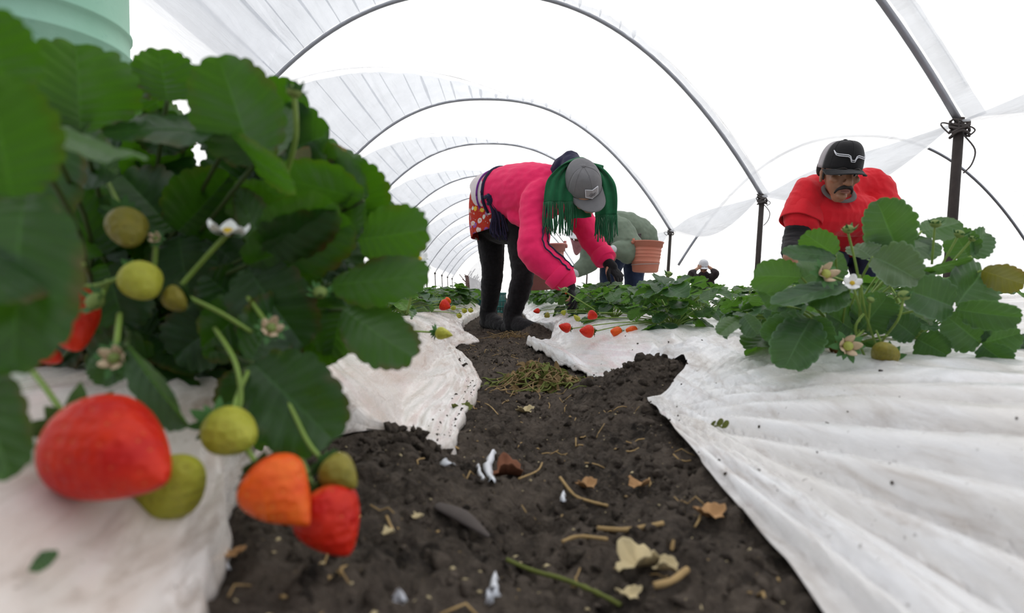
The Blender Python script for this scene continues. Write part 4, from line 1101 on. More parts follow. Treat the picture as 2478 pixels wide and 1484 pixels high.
stick([(1045, 1055), (1075, 1075), (1110, 1096)], .0020, 'straw', 'dry_stalk', 'tan stalk beside the hem of the left sheet', 'stalk')
stick([(1255, 1170), (1300, 1150), (1312, 1130)], .0014, 'straw', 'dry_stalk', 'thin curved stalk right of the reddish dead leaf', 'stalk')
stick([(1140, 975), (1180, 985), (1205, 1010)], .0013, 'straw', 'dry_stalk', 'thin stalk left of the wilted vines', 'stalk')
stick([(1630, 1325), (1625, 1350)], .0022, 'straw', 'dry_stalk', 'short upright-looking stalk right of the large dead leaf', 'stalk')
stick([(935, 1265), (950, 1300)], .0016, 'straw', 'dry_stalk', 'small stalk right of the lowest red strawberry', 'stalk')
def scrap(pts, w_, label):
    mb = MB(); g = [ground_at(*p) for p in pts]; rows = []
    q = smooth_path(g, 5)
    for i, p in enumerate(q):
        p = p + V((.006 * nz(i * .8, w_ * 900), .004 * nz(i * .9, 7), 0)); k = w_ * (1 + .9 * nz(i * 1.3, w_ * 500)) * (.5 + .5 * math.sin(PI * (.1 + .8 * i / (len(q) - 1)))); rows.append([p + V((-k, 0, .006 + .003 * nz(i, 1))), p + V((0, .002, .010 + .004 * nz(i * .7, 5))), p + V((k, 0, .005 + .004 * nz(i, 9)))])
    mb.grid(rows); tag(mb.build('plastic_scrap', MATS['scrap'], thick=.0005), label, 'plastic scrap')
scrap([(1190, 1105), (1182, 1135), (1192, 1180)], .006, 'white plastic scrap left of the reddish dead leaf')
scrap([(1155, 1142), (1168, 1178)], .003, 'narrow white plastic scrap, left one of the pair by the dead leaf')
scrap([(1195, 1418), (1192, 1450), (1186, 1483)], .003, 'thin white plastic strip at the bottom of the furrow')
scrap([(1362, 1210), (1360, 1228)], .003, 'tiny white plastic scrap under the diagonal stalk')
scrap([(520, 1392), (548, 1398)], .004, 'pale plastic scrap on the soil at the lower left')
scrap([(1072, 1132), (1095, 1142)], .008, 'crumpled white shred at the corner of the left sheet')
scrap([(960, 1470), (966, 1484)], .0025, 'white plastic sliver at the bottom edge left of the thin strip')
curl_leaf(1010, 1270, 24, 18, 'chip', 'chip', 'pale chip above the grey bark piece', 'chip'); curl_leaf(940, 1310, 26, 20, 'chip', 'chip', 'pale chip right of the lowest red strawberry', 'chip')
mb = MB(); g0 = ground_at(1060, 1240); g1 = ground_at(1180, 1312); mb.loft([g0 + V((0, 0, .006)), (g0 + g1) / 2 + V((0, 0, .010)), g1 + V((0, 0, .006))], [(.007, .003), (.011, .004), (.003, .002)], seg=10, res=4)
tag(mb.build('bark_piece', MATS['chip_grey']), 'flat grey brown bark piece lying in the middle of the soil', 'bark')
# small chaff nobody could count
mb = MB()
for k in range(900):
    y = .28 + 3.0 * rnd.random() ** 1.7; x = -.27 + .66 * rnd.random()
    if not in_furrow(x, y): continue
    z = soil_z(x, y) + .0025; a = rnd.random() * 6.3; L = .0015 + .0035 * rnd.random() ** 2; r_ = L * (.25 + .5 * rnd.random()); d = V((math.cos(a), math.sin(a), rnd.uniform(-.2, .4))) * L; s = V((-math.sin(a), math.cos(a), rnd.uniform(-.3, .3))) * r_
    c = V((x, y, z)); m_ = 0 if rnd.random() < .55 else 1
    mb.add([c - d, c - s, c + d, c + s, c + V((0, 0, r_ * .7)), c - V((0, 0, r_ * .4))], [(0, 1, 4), (1, 2, 4), (2, 3, 4), (3, 0, 4), (1, 0, 5), (2, 1, 5), (3, 2, 5), (0, 3, 5)], None, m_)
for k in range(140):
    y = .35 + 2.4 * rnd.random() ** 1.3; x = -.25 + .55 * rnd.random()
    if not in_furrow(x, y): continue
    a = rnd.random() * 6.3; pts = []
    for j in range(4): pts.append(V((x, y, soil_z(x, y) + .003))); x += math.cos(a) * .009; y += math.sin(a) * .009; a += rnd.uniform(-.5, .5)
    mb.tube(pts, .0006 + .0007 * rnd.random(), 4, mi=1)
o = mb.build('chaff', [MATS['chip'], MATS['straw']]); tag(o, 'pale chaff and short straw bits scattered over the soil', 'chaff', None, 'stuff')
# stalk stuck to the pleats of the right sheet
mb = MB(); pts = [P(1720, 1092, .86), P(1735, 1130, .83), P(1748, 1165, .80)]; 
for p in pts: p.z = sheet_z(p.x, p.y, 1) + .006
mb.tube(smooth_path(pts, 5), .0012, 6)
for p in pts: blade(mb, p, p + V((.006, -.004, .010)), V((0, -1, .3)), .008, .3, .3, 0, 8, 2)
tag(mb.build('dry_sprig', MATS['wilt_green']), 'tiny dry sprig stuck to the pleats of the right sheet', 'sprig')
# dry weeds by the boots
mb = MB()
for k in range(34):
    x, y = rnd.gauss(.06, .05), rnd.gauss(3.02, .05); z = soil_z(x, y, False); mb.tube(smooth_path([V((x, y, z)), V((x + rnd.gauss(0, .03), y + rnd.gauss(0, .02), z + .035 * rnd.random() + .01)), V((x + rnd.gauss(0, .05), y + rnd.gauss(0, .03), z + .01))], 4), .0013, 4)
tag(mb.build('dry_weeds', MATS['wilt_brown']), "small tuft of dry weeds in front of the woman's near boot", 'weeds', None, 'stuff')
# bare vine sticks far at the left
plain('twig', (.13, .085, .075), .9, .2, .3, 40)
for k in range(9):
    px = 1128 + k * 5.2; d = 17 + k * .8; b = P(px, 716, d); mb = MB(); h_ = (50 - 2.5 * k) / F * d
    mb.tube([b + V((0, 0, -.5)), b + V((.02, 0, h_ * .6)), b + V((0, 0, h_))], .035, 6)
    for j in range(5):
        z = h_ * (.3 + .6 * rnd.random()); a = V((rnd.uniform(-.3, .3), 0, rnd.uniform(.1, .35))); mb.tube([b + V((0, 0, z)), b + V((0, 0, z)) + a], .014, 4)
    tag(mb.build('twig_post', MATS['twig']), 'thin twiggy post far beyond the left bed', 'post', 'twiggy posts at the far left')
# ------------------------------------------------------------------ people
def skin_mat(name, col):
    t = NT(name); tc = t.n('TexCoord').outputs['Object']
    c = t.mix(t.noise(tc, 25, 4), tuple(x * .82 for x in col), tuple(x * 1.12 for x in col))
    b = t.n('BsdfPrincipled', Roughness=.5); t.l(c, b.inputs['Base Color']); b.inputs['Subsurface Weight'].default_value = .1
    b.inputs['Subsurface Radius'].default_value = (.01, .004, .002); b.inputs['Subsurface Scale'].default_value = .5
    t.l(t.bump(t.noise(tc, 260, 3), .15, .001), b.inputs['Normal']); MATS[name] = t.done(b.outputs[0])
skin_mat('skin', (.36, .17, .095)); skin_mat('skin_light', (.50, .26, .16)); skin_mat('skin_dark', (.22, .10, .06))
plain('hair', (.018, .013, .011), .6, .4, .3, 300); plain('eye', (.5, .48, .45), .3); plain('iris', (.02, .012, .008), .2); plain('lips', (.26, .10, .075), .5)
fabric('pink_fleece', (.90, .022, .13), 700, .10); fabric('red_cotton', (.74, .018, .030), 900, .12); fabric('black_knit', (.009, .008, .009), 500, .5); fabric('black_legging', (.010, .009, .010), 260, .9, .95, 60, .6)
fabric('green_scarf', (.018, .135, .055), 600, .35); fabric('navy', (.022, .020, .055), 700, .3); fabric('grey_cap', (.20, .195, .20), 800, .15); fabric('grey_trim', (.16, .14, .135), 600)
fabric('sage_jacket', (.17, .22, .16), 500, .2); fabric('jeans', (.022, .034, .075), 500, .35); fabric('white_cloth', (.74, .66, .65), 700, .08); fabric('white_cap', (.72, .72, .74), 700, .06); fabric('pink_bandana', (.50, .22, .25), 500, .4)
fabric('cap_black', (.020, .019, .020), 800, .2); fabric('cap_mesh', (.42, .39, .40), 400, .15); fabric('purple', (.20, .04, .30), 600); fabric('dark_shirt', (.035, .025, .025), 500); fabric('patch', (.42, .40, .41), 300, .3); fabric('patch_ink', (.17, .16, .17), 300, .3); plain('thread_white', (.80, .80, .84), .6)
def floral():
    t = NT('floral'); tc = t.n('TexCoord').outputs['Object']
    w_ = t.n('TexNoise', Vector=tc, Scale=30.0, Detail=2.0).outputs['Color']
    vd = t.n('VectorMath', _operation='SCALE', i0=w_); vd.inputs['Scale'].default_value = .022
    v1 = t.n('VectorMath', _operation='ADD', i0=tc, i1=vd.outputs[0]).outputs[0]
    a = t.n('TexVoronoi', Vector=v1, Scale=25.0); cc = t.n('SeparateColor', Color=a.outputs['Color'])
    c = t.mix(t.noise(tc, 60, 3), (.42, .02, .015), (.52, .05, .02))
    petal = t.ramp(a.outputs['Distance'], [(.36, 1.), (.44, 0.)])
    pc = t.ramp(cc.outputs[0], [(.0, (.75, .62, .60)), (.34, (.75, .62, .60)), (.36, (.30, .10, .38)), (.55, (.30, .10, .38)), (.57, (.78, .50, .05)), (.72, (.78, .50, .05)), (.74, (.70, .70, .62)), (1., (.70, .70, .62))])
    c = t.mix(petal, c, pc)
    c = t.mix(t.ramp(a.outputs['Distance'], [(.08, 1.), (.15, 0.)]), c, (.62, .38, .05))
    b = t.n('TexVoronoi', Vector=v1, Scale=66.0)
    c = t.mix(t.math('MULTIPLY', t.ramp(b.outputs['Distance'], [(.16, 1.), (.24, 0.)]), .8), c, t.ramp(t.n('SeparateColor', Color=b.outputs['Color']).outputs[1], [(.3, (.62, .58, .48)), (.5, (.10, .16, .05)), (.8, (.30, .12, .34))]))
    MATS['floral'] = t.done(t.bsdf(c, .85, None, .2))
floral()
def folds(amp, f, ax=(1, 1, 1), seed=0):
    a = V(ax)
    return lambda p: amp * (noise.noise(V((p.x * a.x, p.y * a.y, p.z * a.z)) * f + V((seed, 0, 0))) + .4 * noise.noise(V((p.x * a.x, p.y * a.y, p.z * a.z)) * f * 2.3 + V((0, seed, 0))))
def hand(mb, wrist, d, pn, side, size=.175, curl=.6, spread=.1):
    "palm, four bent fingers of their own lengths, thumb from the side of the palm; d = pointing, pn = palm normal, side = +1/-1 for the thumb"
    wrist = V(wrist); d = V(d).normalized(); pn = V(pn); pn = (pn - d * pn.dot(d)).normalized(); s = d.cross(pn) * side; k = size / .18
    mb.loft([wrist - d * .02 * k, wrist + d * .02 * k, wrist + d * .06 * k, wrist + d * .09 * k], [(.024 * k, .019 * k), (.031 * k, .017 * k), (.040 * k, .016 * k), (.040 * k, .013 * k)], up=pn, seg=14, res=3)
    for i, (o, L, r) in enumerate(((.030, .070, .0090), (.010, .078, .0092), (-.010, .072, .0088), (-.029, .056, .0078))):
        p = wrist + d * (.088 - .005 * abs(i - 1)) * k + s * o * k; pts = [p - d * .02 * k]; dd = d + s * (o * 3.0 * spread); ang = 0
        pts.append(p)
        for j, fr in enumerate((.45, .32, .23)):
            ang += curl * (.75 + .12 * i) * (1.0, .9, .7)[j]
            q = dd.normalized() * math.cos(ang) + pn * math.sin(ang); p = p + q * L * fr * k; pts.append(p)
        mb.loft(pts, [r * k * q for q in (1, 1.05, 1.0, .95, .8)], up=pn, seg=10, res=3)
    p0 = wrist + d * .025 * k + s * .024 * k; p1 = p0 + (s * .75 + d * .6 + pn * .25).normalized() * .036 * k; p2 = p1 + (s * .25 + d * .9 + pn * .45).normalized() * .032 * k; p3 = p2 + (d * .9 + pn * .6 - s * .1).normalized() * .024 * k
    mb.loft([p0, p1, p2, p3], [.014 * k, .0115 * k, .0105 * k, .0085 * k], up=pn, seg=10, res=3)
    return mb
def head_mb(mb, c, R, k=1.0, face=True):
    "head in its own frame: +Y looks forward, +Z is the crown"
    Q = lambda x, y, z: V(c) + R @ (V((x, y, z)) * k)
    mb.ball(Q(0, -.012, .035), V((.075, .095, .088)) * k, R, 20, 14)
    mb.loft([Q(0, .02, .05), Q(0, .028, 0), Q(0, .034, -.05), Q(0, .040, -.088)], [(.070 * k, .072 * k), (.068 * k, .064 * k), (.056 * k, .052 * k), (.034 * k, .034 * k)], up=R @ V((0, 1, 0)), seg=18, res=4)
    if face:
        mb.loft([Q(0, .090, .028), Q(0, .106, .004), Q(0, .118, -.020), Q(0, .106, -.030)], [(.010 * k, .010 * k), (.012 * k, .012 * k), (.0165 * k, .013 * k), (.014 * k, .008 * k)], up=R @ V((0, 1, 0)), seg=12, res=3)
        for s in (-1, 1):
            mb.ball(Q(s * .015, .104, -.024), V((.009, .010, .008)) * k, R, 10, 8)                     # nostril wing
            mb.loft([Q(s * .008, .094, .030), Q(s * .030, .092, .036), Q(s * .052, .076, .030)], [.009 * k, .010 * k, .007 * k], up=R @ V((0, 0, 1)), seg=10, res=3)  # brow
            mb.ball(Q(s * .046, .066, -.010), V((.022, .020, .018)) * k, R, 12, 8)                     # cheekbone
            for (ey, ez, er) in ((-.005, .012, .017), (-.002, -.010, .013), (.002, -.026, .009)): mb.ball(Q(s * .077, ey - .008, ez), V((.008, er * .9, er)) * k, R, 10, 8)   # ear
        mb.ball(Q(0, .086, -.048), V((.030, .016, .018)) * k, R, 14, 8); mb.ball(Q(0, .074, -.088), V((.024, .018, .016)) * k, R, 12, 8)   # mouth, chin
    return Q
def face_parts(parent, Q, R, k=1.0, mustache=True):
    for s in (-1, 1):
        mb = MB(); mb.ball(Q(s * .030, .0795, .014), V((.0125, .0085, .008)) * k, R, 14, 10); e = mb.build('eye', MATS['eye'], parent)
        mb = MB(); mb.ball(Q(s * .030, .0862, .0125), V((.0055, .003, .0055)) * k, R, 10, 8); mb.build('iris', MATS['iris'], e)
        mb = MB(); mb.loft([Q(s * .016, .0895, .019), Q(s * .030, .092, .0225), Q(s * .044, .0845, .017)], [.0038 * k, .0045 * k, .003 * k], up=R @ V((0, 0, 1)), seg=8, res=3); mb.build('eyelid', MATS['skin'], e)
        mb = MB(); mb.loft([Q(s * .012, .104, .036), Q(s * .030, .102, .0425), Q(s * .052, .084, .036)], [.0035 * k, .005 * k, .0025 * k], up=R @ V((0, 0, 1)), seg=8, res=3); mb.build('eyebrow', MATS['hair'], parent)
    mb = MB(); mb.loft([Q(-.022, .094, -.057), Q(-.008, .103, -.054), Q(.008, .103, -.054), Q(.022, .094, -.057)], [(.0025 * k, .003 * k), (.004 * k, .005 * k), (.004 * k, .005 * k), (.0025 * k, .003 * k)], up=R @ V((0, 0, 1)), seg=8, res=3)
    mb.loft([Q(-.018, .094, -.064), Q(0, .103, -.065), Q(.018, .094, -.064)], [(.0025 * k, .003 * k), (.004 * k, .006 * k), (.0025 * k, .003 * k)], up=R @ V((0, 0, 1)), seg=8, res=3); mb.build('lips', MATS['lips'], parent)
    if mustache:
        mb = MB()
        mb.loft([Q(-.038, .078, -.072), Q(-.033, .088, -.056), Q(-.018, .103, -.043), Q(0, .109, -.039), Q(.018, .103, -.043), Q(.033, .088, -.056), Q(.038, .078, -.072)], [(.004 * k, .004 * k), (.006 * k, .006 * k), (.007 * k, .009 * k), (.007 * k, .008 * k), (.007 * k, .009 * k), (.006 * k, .006 * k), (.004 * k, .004 * k)], up=R @ V((0, 0, 1)), seg=10, res=4)
        mb.build('moustache', MATS['hair'], parent)
def cap(parent, c, R, k, front, back, brim, label=None):
    "baseball cap: dome in two cloths, curved brim, button"
    Q = lambda x, y, z: V(c) + R @ (V((x, y, z)) * k)
    def dome(a, r=1.0):   # a: azimuth; rows from rim to button
        return [Q(.086 * r * math.cos(a) * math.cos(e) ** .62, (.104 * r * math.sin(a)) * math.cos(e) ** .62 - .010 + .010 * math.sin(a) * math.sin(2 * e), .018 + .118 * r * math.sin(e) + (.012 if math.sin(a) > 0 else 0) * math.sin(a) * math.sin(2 * e)) for e in [PI / 2 * i / 14 for i in range(15)]]
    root = None; parts = []
    for mat, a0, a1, nm in ((front, 12, 168, 'cap'), (back, 168, 372, 'cap_back')):
        mb = MB(); mb.grid([dome(math.radians(a0 + (a1 - a0) * i / 28)) for i in range(29)])
        o = mb.build(nm, MATS[mat], parent if root is None else root, thick=.002)
        if root is None: root = o
    if label: root['label'] = label
    mb = MB(); rows = []
    for i in range(25):
        a = math.radians(14 + 152 * i / 24); row = []
        for j in range(9):
            t = j / 8; ext = .078 * math.sin(math.radians(14 + 152 * i / 24)) ** .55 * t
            x = .088 * math.cos(a) * (1 - .06 * t); y = .104 * math.sin(a) - .010 + ext; z = .020 - .012 * t - 2.6 * (x * x) * (.4 + .6 * t)
            row.append(Q(x, y, z))
        rows.append(row)
    mb.grid(rows); mb.build('brim', MATS[brim], root, thick=.004)
    for t in (.35, .5, .65, .8, .92):
        pass
    mb = MB(); mb.ball(Q(0, -.010, .138), V((.010, .010, .006)) * k, R, 12, 8); mb.build('button', MATS[front], root)
    mb = MB()
    for a in (90, 35, 145): mb.tube([p + R @ V((0, 0, .0012)) for p in dome(math.radians(a), 1.006)], .0011 * k, 5)
    mb.build('seam', MATS[front], root)
    def on_dome(x, z):   # a point on the front of the dome at lateral x and height z
        best = None
        e = math.asin(min(.99, max(0, (z - .018) / .126)))
        rr = math.cos(e) ** .62; ca = max(-1, min(1, x / (.086 * rr + 1e-6))); a = math.acos(ca)
        return Q(x, .104 * math.sin(a) * rr - .010 + .010 * math.sin(a) * math.sin(2 * e) + .004, z)
    return root, on_dome
def up_px(px, py, d, back=(0, 0)): return P(px, py, d)

# ---- the woman in pink
W = empty('person', (-.02, 3.5, 0)); tag(W, 'person bending over in pink jacket, floral skirt, black leggings and green fringed scarf', 'person')
hipF, hipN = P(1186, 545, 3.78), P(1262, 548, 3.50)
kneeF, kneeN = P(1192, 655, 3.74), P(1265, 668, 3.42)
ankF, ankN = P(1182, 762, 3.86), P(1240, 772, 3.46)
toeF, toeN = P(1222, 790, 3.62), P(1292, 795, 3.28)
neck, headc = P(1372, 462, 3.22), P(1412, 470, 3.08)
shN, elN, wrN = P(1300, 492, 3.18), P(1292, 606, 3.06), P(1372, 683, 3.04)
shF, elF, wrF = P(1395, 515, 3.40), P(1432, 582, 3.34), P(1472, 638, 3.24)
spine = [P(1176, 502, 3.68), P(1192, 482, 3.64), P(1240, 470, 3.52), P(1295, 462, 3.38), P(1340, 458, 3.28), neck]
UPT = V((0, -.2, 1))
RH = frame(V((.30, -.56, -.77)), V((-.14, -.74, .66)))
def walk(mb, hip, knee, ank, toe, r, g=0):
    mb.loft([hip, hip.lerp(knee, .5), knee, knee.lerp(ank, .35), ank], [r * 1.12 + g, r + g, r * .80 + g, r * .78 + g, r * .52 + g], up=(0, 1, 0), seg=18, res=5)
    heel = ank + (ank - toe).normalized() * .03 + V((0, 0, -.035))
    mb.loft([ank + V((0, 0, .01)), heel.lerp(toe, .25) + V((0, 0, .012)), toe], [.042 + g, .045 + g, .032 + g], up=(0, 0, 1), seg=14, res=4)
mb = MB()
mb.loft(spine, [(.12, .11), (.13, .12), (.12, .12), (.13, .13), (.10, .10), (.055, .06)], up=UPT, seg=20, res=4)
walk(mb, hipF, kneeF, ankF, toeF, .075); walk(mb, hipN, kneeN, ankN, toeN, .075)
mb.loft([hipF, hipN], [.11, .11], up=(0, 0, 1))
for sh, el, wr in ((shN, elN, wrN), (shF, elF, wrF)):
    mb.loft([spine[4], sh], [.06, .06], up=(0, 1, 0)); mb.loft([sh, el, wr], [.052, .043, .029], up=(0, 1, 0), seg=14, res=5)
mb.loft([spine[4], neck, headc], [.07, .058, .055], up=(0, 1, 0), res=3)
Qw = head_mb(mb, headc, RH, .98)
hand(mb, wrN, P(1400, 745, 3.0) - wrN, V((-.6, .2, -.5)), 1, .165, .55)
hand(mb, wrF, P(1498, 668, 3.2) - wrF, V((-.3, .5, -.6)), -1, .165, .5)
skin('body', mb, MATS['skin_light'], W, .0065, 3)
# leggings and boots
mb = MB(); walk(mb, hipF, kneeF, ankF, toeF, .086, .003); walk(mb, hipN, kneeN, ankN, toeN, .082, .003); mb.loft([hipF, hipN], [.12, .12], up=(0, 0, 1))
skin('leggings', mb, MATS['black_legging'], W, .007, 3, folds(.004, 16, (1, 1, 2.2)))
for ank, toe, lab in ((ankF, toeF, None), (ankN, toeN, 'black boot caked with soil')):
    mb = MB(); d = (toe - ank); d.z = 0; d.normalize(); sole = toe + V((0, 0, -.01)); heel = ank - d * .055 + V((0, 0, -.055))
    mb.loft([ank + V((0, 0, .06)), ank + V((0, 0, .01)), ank + d * .02 + V((0, 0, -.035))], [.056, .060, .062], up=d, seg=16, res=3)
    mb.loft([heel, heel.lerp(sole, .5) + V((0, 0, .014)), sole], [(.046, .040), (.052, .048), (.044, .034)], up=(0, 0, 1), seg=16, res=4)
    o = skin('boot', mb, MATS['black_legging'], W, .006, 3, folds(.004, 30))
    if lab: o['label'] = lab
# skirt and shirt tail
def oval(mb, pts, rads, up, seg=40, cap=False, res=5): mb.loft(pts, rads, up=up, seg=seg, cap=cap, res=res, round_cap=False); return mb
hem = P(1202, 566, 3.62)
mb = MB(); oval(mb, [P(1196, 428, 3.62), P(1192, 448, 3.62), P(1192, 480, 3.63), P(1197, 530, 3.63), hem], [(.055, .07), (.115, .115), (.148, .14), (.160, .150), (.162, .152)], V((0, 1, 0)), 56)
for i, p in enumerate(mb.v): p.x += .006 * math.sin(i % 56 * .9) * (1 if p.z < P(0, 520, 3.6).z else .3)
s_ = mb.build('skirt', MATS['floral'], W, thick=.004); s_['label'] = 'red floral skirt'
mb = MB(); mb.loft([P(1186, 480, 3.65), P(1191, 476, 3.635), P(1214, 470, 3.56)], [(.156, .146), (.172, .156), (.160, .146)], up=UPT, seg=36, res=5, round_cap=False)
skin('shirt_tail', mb, MATS['white_cloth'], W, .007, 3, folds(.004, 14))
# jacket
mb = MB()
mb.loft([P(1205, 473, 3.60), P(1224, 470, 3.555), P(1262, 468, 3.46), P(1302, 466, 3.36), P(1336, 460, 3.29), P(1366, 458, 3.23)], [(.172, .150), (.178, .168), (.180, .182), (.185, .178), (.165, .142), (.075, .080)], up=UPT, seg=28, res=5)
mb.loft([P(1262, 520, 3.40), P(1290, 540, 3.32)], [(.10, .07), (.08, .06)], up=UPT, res=4)
mb.loft([P(1322, 462, 3.26), shN, shN.lerp(elN, .5), elN, elN.lerp(wrN, .55), elN.lerp(wrN, .86)], [.105, .098, .088, .088, .080, .076], up=(0, 1, 0), seg=20, res=6)
mb.loft([P(1350, 462, 3.30), shF, elF, elF.lerp(wrF, .7)], [.10, .085, .070, .060], up=(0, 1, 0), seg=18, res=6)
jk = skin('jacket', mb, MATS['pink_fleece'], W, .007, 3, lambda p: .0065 * noise.noise(V((p.x * 9 + p.z * 5, p.y * 7, p.z * 15 - p.x * 7))) + .004 * noise.noise(V((p.x * 26 + p.z * 10, p.y * 12, p.z * 30 - p.x * 12))))
for a, b, r in ((elN.lerp(wrN, .66), elN.lerp(wrN, .90), .083), (elF.lerp(wrF, .55), elF.lerp(wrF, .86), .066)):
    mb = MB(); mb.loft([a, a.lerp(b, .06), a.lerp(b, .94), b, b.lerp(a, .03), a.lerp(b, .4)], [r * .96, r * 1.03, r, r * .97, r * .86, r * .84], up=(0, 1, 0), seg=30, cap=False); mb.build('cuff', MATS['pink_fleece'], jk)
def ring_on(c, ax, up, a, b, r0, n=48, z0=0, z1=2 * PI):
    ax = V(ax).normalized(); u = V(up); u = (u - ax * u.dot(ax)).normalized(); s = ax.cross(u)
    return [V(c) + s * a * math.cos(z0 + (z1 - z0) * i / n) + u * b * math.sin(z0 + (z1 - z0) * i / n) for i in range(n + 1)]
axT = P(1262, 468, 3.46) - P(1198, 474, 3.62)
mb = MB(); mb.tube(ring_on(P(1203, 473, 3.605), axT, UPT, .177, .158, 0), .006, 6); mb.build('hem_trim', MATS['purple'], jk)
mb = MB(); mb.tube(ring_on(P(1218, 471, 3.57), axT, UPT, .182, .168, 0), .010, 8); mb.build('waist_band', MATS['navy'], jk)
# sleeve stripes with their little loops
for off in (0, .020):
    mb = MB(); pts = []
    path = smooth_path([shN, shN.lerp(elN, .5), elN, elN.lerp(wrN, .55), elN.lerp(wrN, .88)], 8); rr_ = [.100, .092, .091, .084, .081]
    for i, c in enumerate(path[3:]):
        t = (path[min(i + 4, len(path) - 1)] - path[min(i + 2, len(path) - 2)]).normalized(); s = V((.80, -.45, .38)) + V((0, -.35, 0)) * (off > 0); s = (s - t * s.dot(t)).normalized()
        q = (i + 3) / (len(path) - 1) * 4; r = rr_[min(3, int(q))] + (rr_[min(4, int(q) + 1)] - rr_[min(3, int(q))]) * (q % 1)
        b = t.cross(s); pts.append(c + s * (r + .003) + b * (off * 1.1 + .004 * math.sin(i * 1.7)))
    mb.tube(smooth_path(pts, 3), .0042, 6); mb.build('stripe', MATS['navy'], jk)
mb = MB(); mb.tube(smooth_path([P(1207, 484, 3.39), P(1216, 494, 3.38), P(1227, 507, 3.37)], 4), [.003] * 9, 6); mb.build('pocket', MATS['cap_black'], jk)
# navy knotted sash with its tassel
mb = MB(); kc = P(1188, 480, 3.44)
for k in range(6):
    q = Quaternion((rnd.random(), rnd.random(), rnd.random()), rnd.random() * 3); mb.tube([kc + q @ V((.034 * math.cos(a * PI / 8), .034 * math.sin(a * PI / 8), .012 * math.sin(a * .8))) for a in range(17)], .012, 8)
for k in range(46):
    a = rnd.uniform(-1, 1); b = kc + V((.02 * a, rnd.uniform(-.02, .02), -.02)); L = rnd.uniform(.19, .26); e = kc + V((.045 + .055 * a + .02 * rnd.random(), rnd.uniform(-.03, .03), -L)); mb.tube(smooth_path([b, b.lerp(e, .4) + V((.018, -.012, 0)), b.lerp(e, .8) + V((rnd.uniform(-.012, .012), 0, 0)), e], 4), .0042, 5)
mb.build('sash', MATS['navy'], W)['label'] = 'knotted navy sash with hanging tassel'
# gloves
for wr, tgt, pn, sd, lab in ((wrN, P(1400, 745, 3.0), V((-.6, .2, -.5)), 1, 'black glove among the leaves'), (wrF, P(1498, 668, 3.2), V((-.3, .5, -.6)), -1, None)):
    mb = MB(); d = (tgt - wr).normalized(); hand(mb, wr + d * .012, d, pn, sd, .18, .55); mb.loft([wr + d * .002, wr + d * .03], [.034, .036], up=(0, 1, 0), res=2)
    g = skin('glove', mb, MATS['black_knit'], W, .0035, 2, folds(.001, 120))
    if lab: g['label'] = lab
# cap, hood and scarf
capc = headc + RH @ V((0, .004, .012)) + V((0, 0, .025))
cp, dome_w = cap(W, capc, RH, 1.10, 'grey_cap', 'grey_cap', 'grey_cap', 'grey baseball cap with a shield patch')
def on_front(x, z): return (dome_w(x, z))
pt = [(-.031, .088), (0, .083), (.031, .088), (.031, .046), (0, .030), (-.031, .046)]
mb = MB(); c0 = dome_w(.0, .06) + RH @ V((0, .004, .002)); mb.add([c0] + [dome_w(x, z) + RH @ V((0, .004, 0)) for x, z in pt], [(0, i + 1, (i + 1) % 6 + 1) for i in range(6)]); p_ = mb.build('patch', MATS['patch'], cp, smooth=False, thick=.0015)
mb = MB(); mb.tube([dome_w(x, z) + RH @ V((0, .005, 0)) for x, z in pt + pt[:1]], .0026, 6); mb.build('patch_border', MATS['thread_white'], p_)
mb = MB()
for (x0, x1, z) in ((-.019, -.006, .063), (-.002, .012, .064), (-.018, .004, .056), (.007, .018, .057), (-.014, .010, .049)): mb.tube([dome_w(x0, z) + RH @ V((0, .0062, 0)), dome_w(x1, z) + RH @ V((0, .0062, 0))], .0017, 5)
mb.build('patch_print', MATS['patch_ink'], p_)
mb = MB()
hk = P(1380, 388, 3.2)
mb.ball(hk + V((.0, 0, -.02)), V((.058, .06, .062)), None, 18, 12); mb.loft([P(1345, 430, 3.24), P(1362, 405, 3.22), hk], [.05, .06, .05], up=(0, 1, 0), res=4); mb.loft([hk, P(1392, 425, 3.14), headc], [.055, .085, .088], up=(0, 1, 0), res=4)
hd = skin('hood', mb, MATS['navy'], W, .007, 4, folds(.004, 25)); hd['label'] = 'navy head cloth knotted behind the cap'
def ribbon(mb, path, wid, n=18, amp=.012, seed=0, fr=3.0):
    "cloth strip: path of (centre, across)"
    rows = []; C = smooth_path([a for a, b in path], 6); A = smooth_path([b for a, b in path], 6)
    for i, (c, a) in enumerate(zip(C, A)):
        nn = (C[min(i + 1, len(C) - 1)] - C[max(0, i - 1)]).cross(a)
        nn = nn.normalized() if nn.length > 1e-9 else V((0, -1, 0))
        rows.append([c + a * (k / n - .5) * wid + nn * (amp * math.sin(fr * 2 * PI * k / n + seed + .12 * i) + amp * .8 * noise.noise(V((k * .35, i * .12, seed)))) for k in range(n + 1)])
    mb.grid(rows); return rows[-1], rows[0]
def fringe(mb, row, L, seed, step=1, sway=(0, 0, 0)):
    for k in range(0, len(row) - 1, step):
        for j in range(3):
            p = row[k].lerp(row[k + 1], j / 3); l = L * rnd.uniform(.75, 1.1); e = p + V((rnd.gauss(0, .007), rnd.gauss(0, .007), -l)) + V(sway); m = p.lerp(e, .5) + V((rnd.gauss(0, .005), rnd.gauss(0, .005), 0)); mb.tube(smooth_path([p, m, e], 3), .0024, 4)
mb = MB()
lowL, _ = ribbon(mb, [(P(1448, 408, 3.12), V((.5, .7, .2))), (P(1415, 392, 3.14), V((.35, .9, 0))), (P(1382, 398, 3.10), V((.55, .75, .1))), (P(1362, 430, 3.04), V((.95, .25, .1))), (P(1356, 462, 3.02), V((1, .1, .05))), (P(1354, 488, 3.02), V((1, .05, 0)))], .165, 22, .010, 1.0, 3.0)
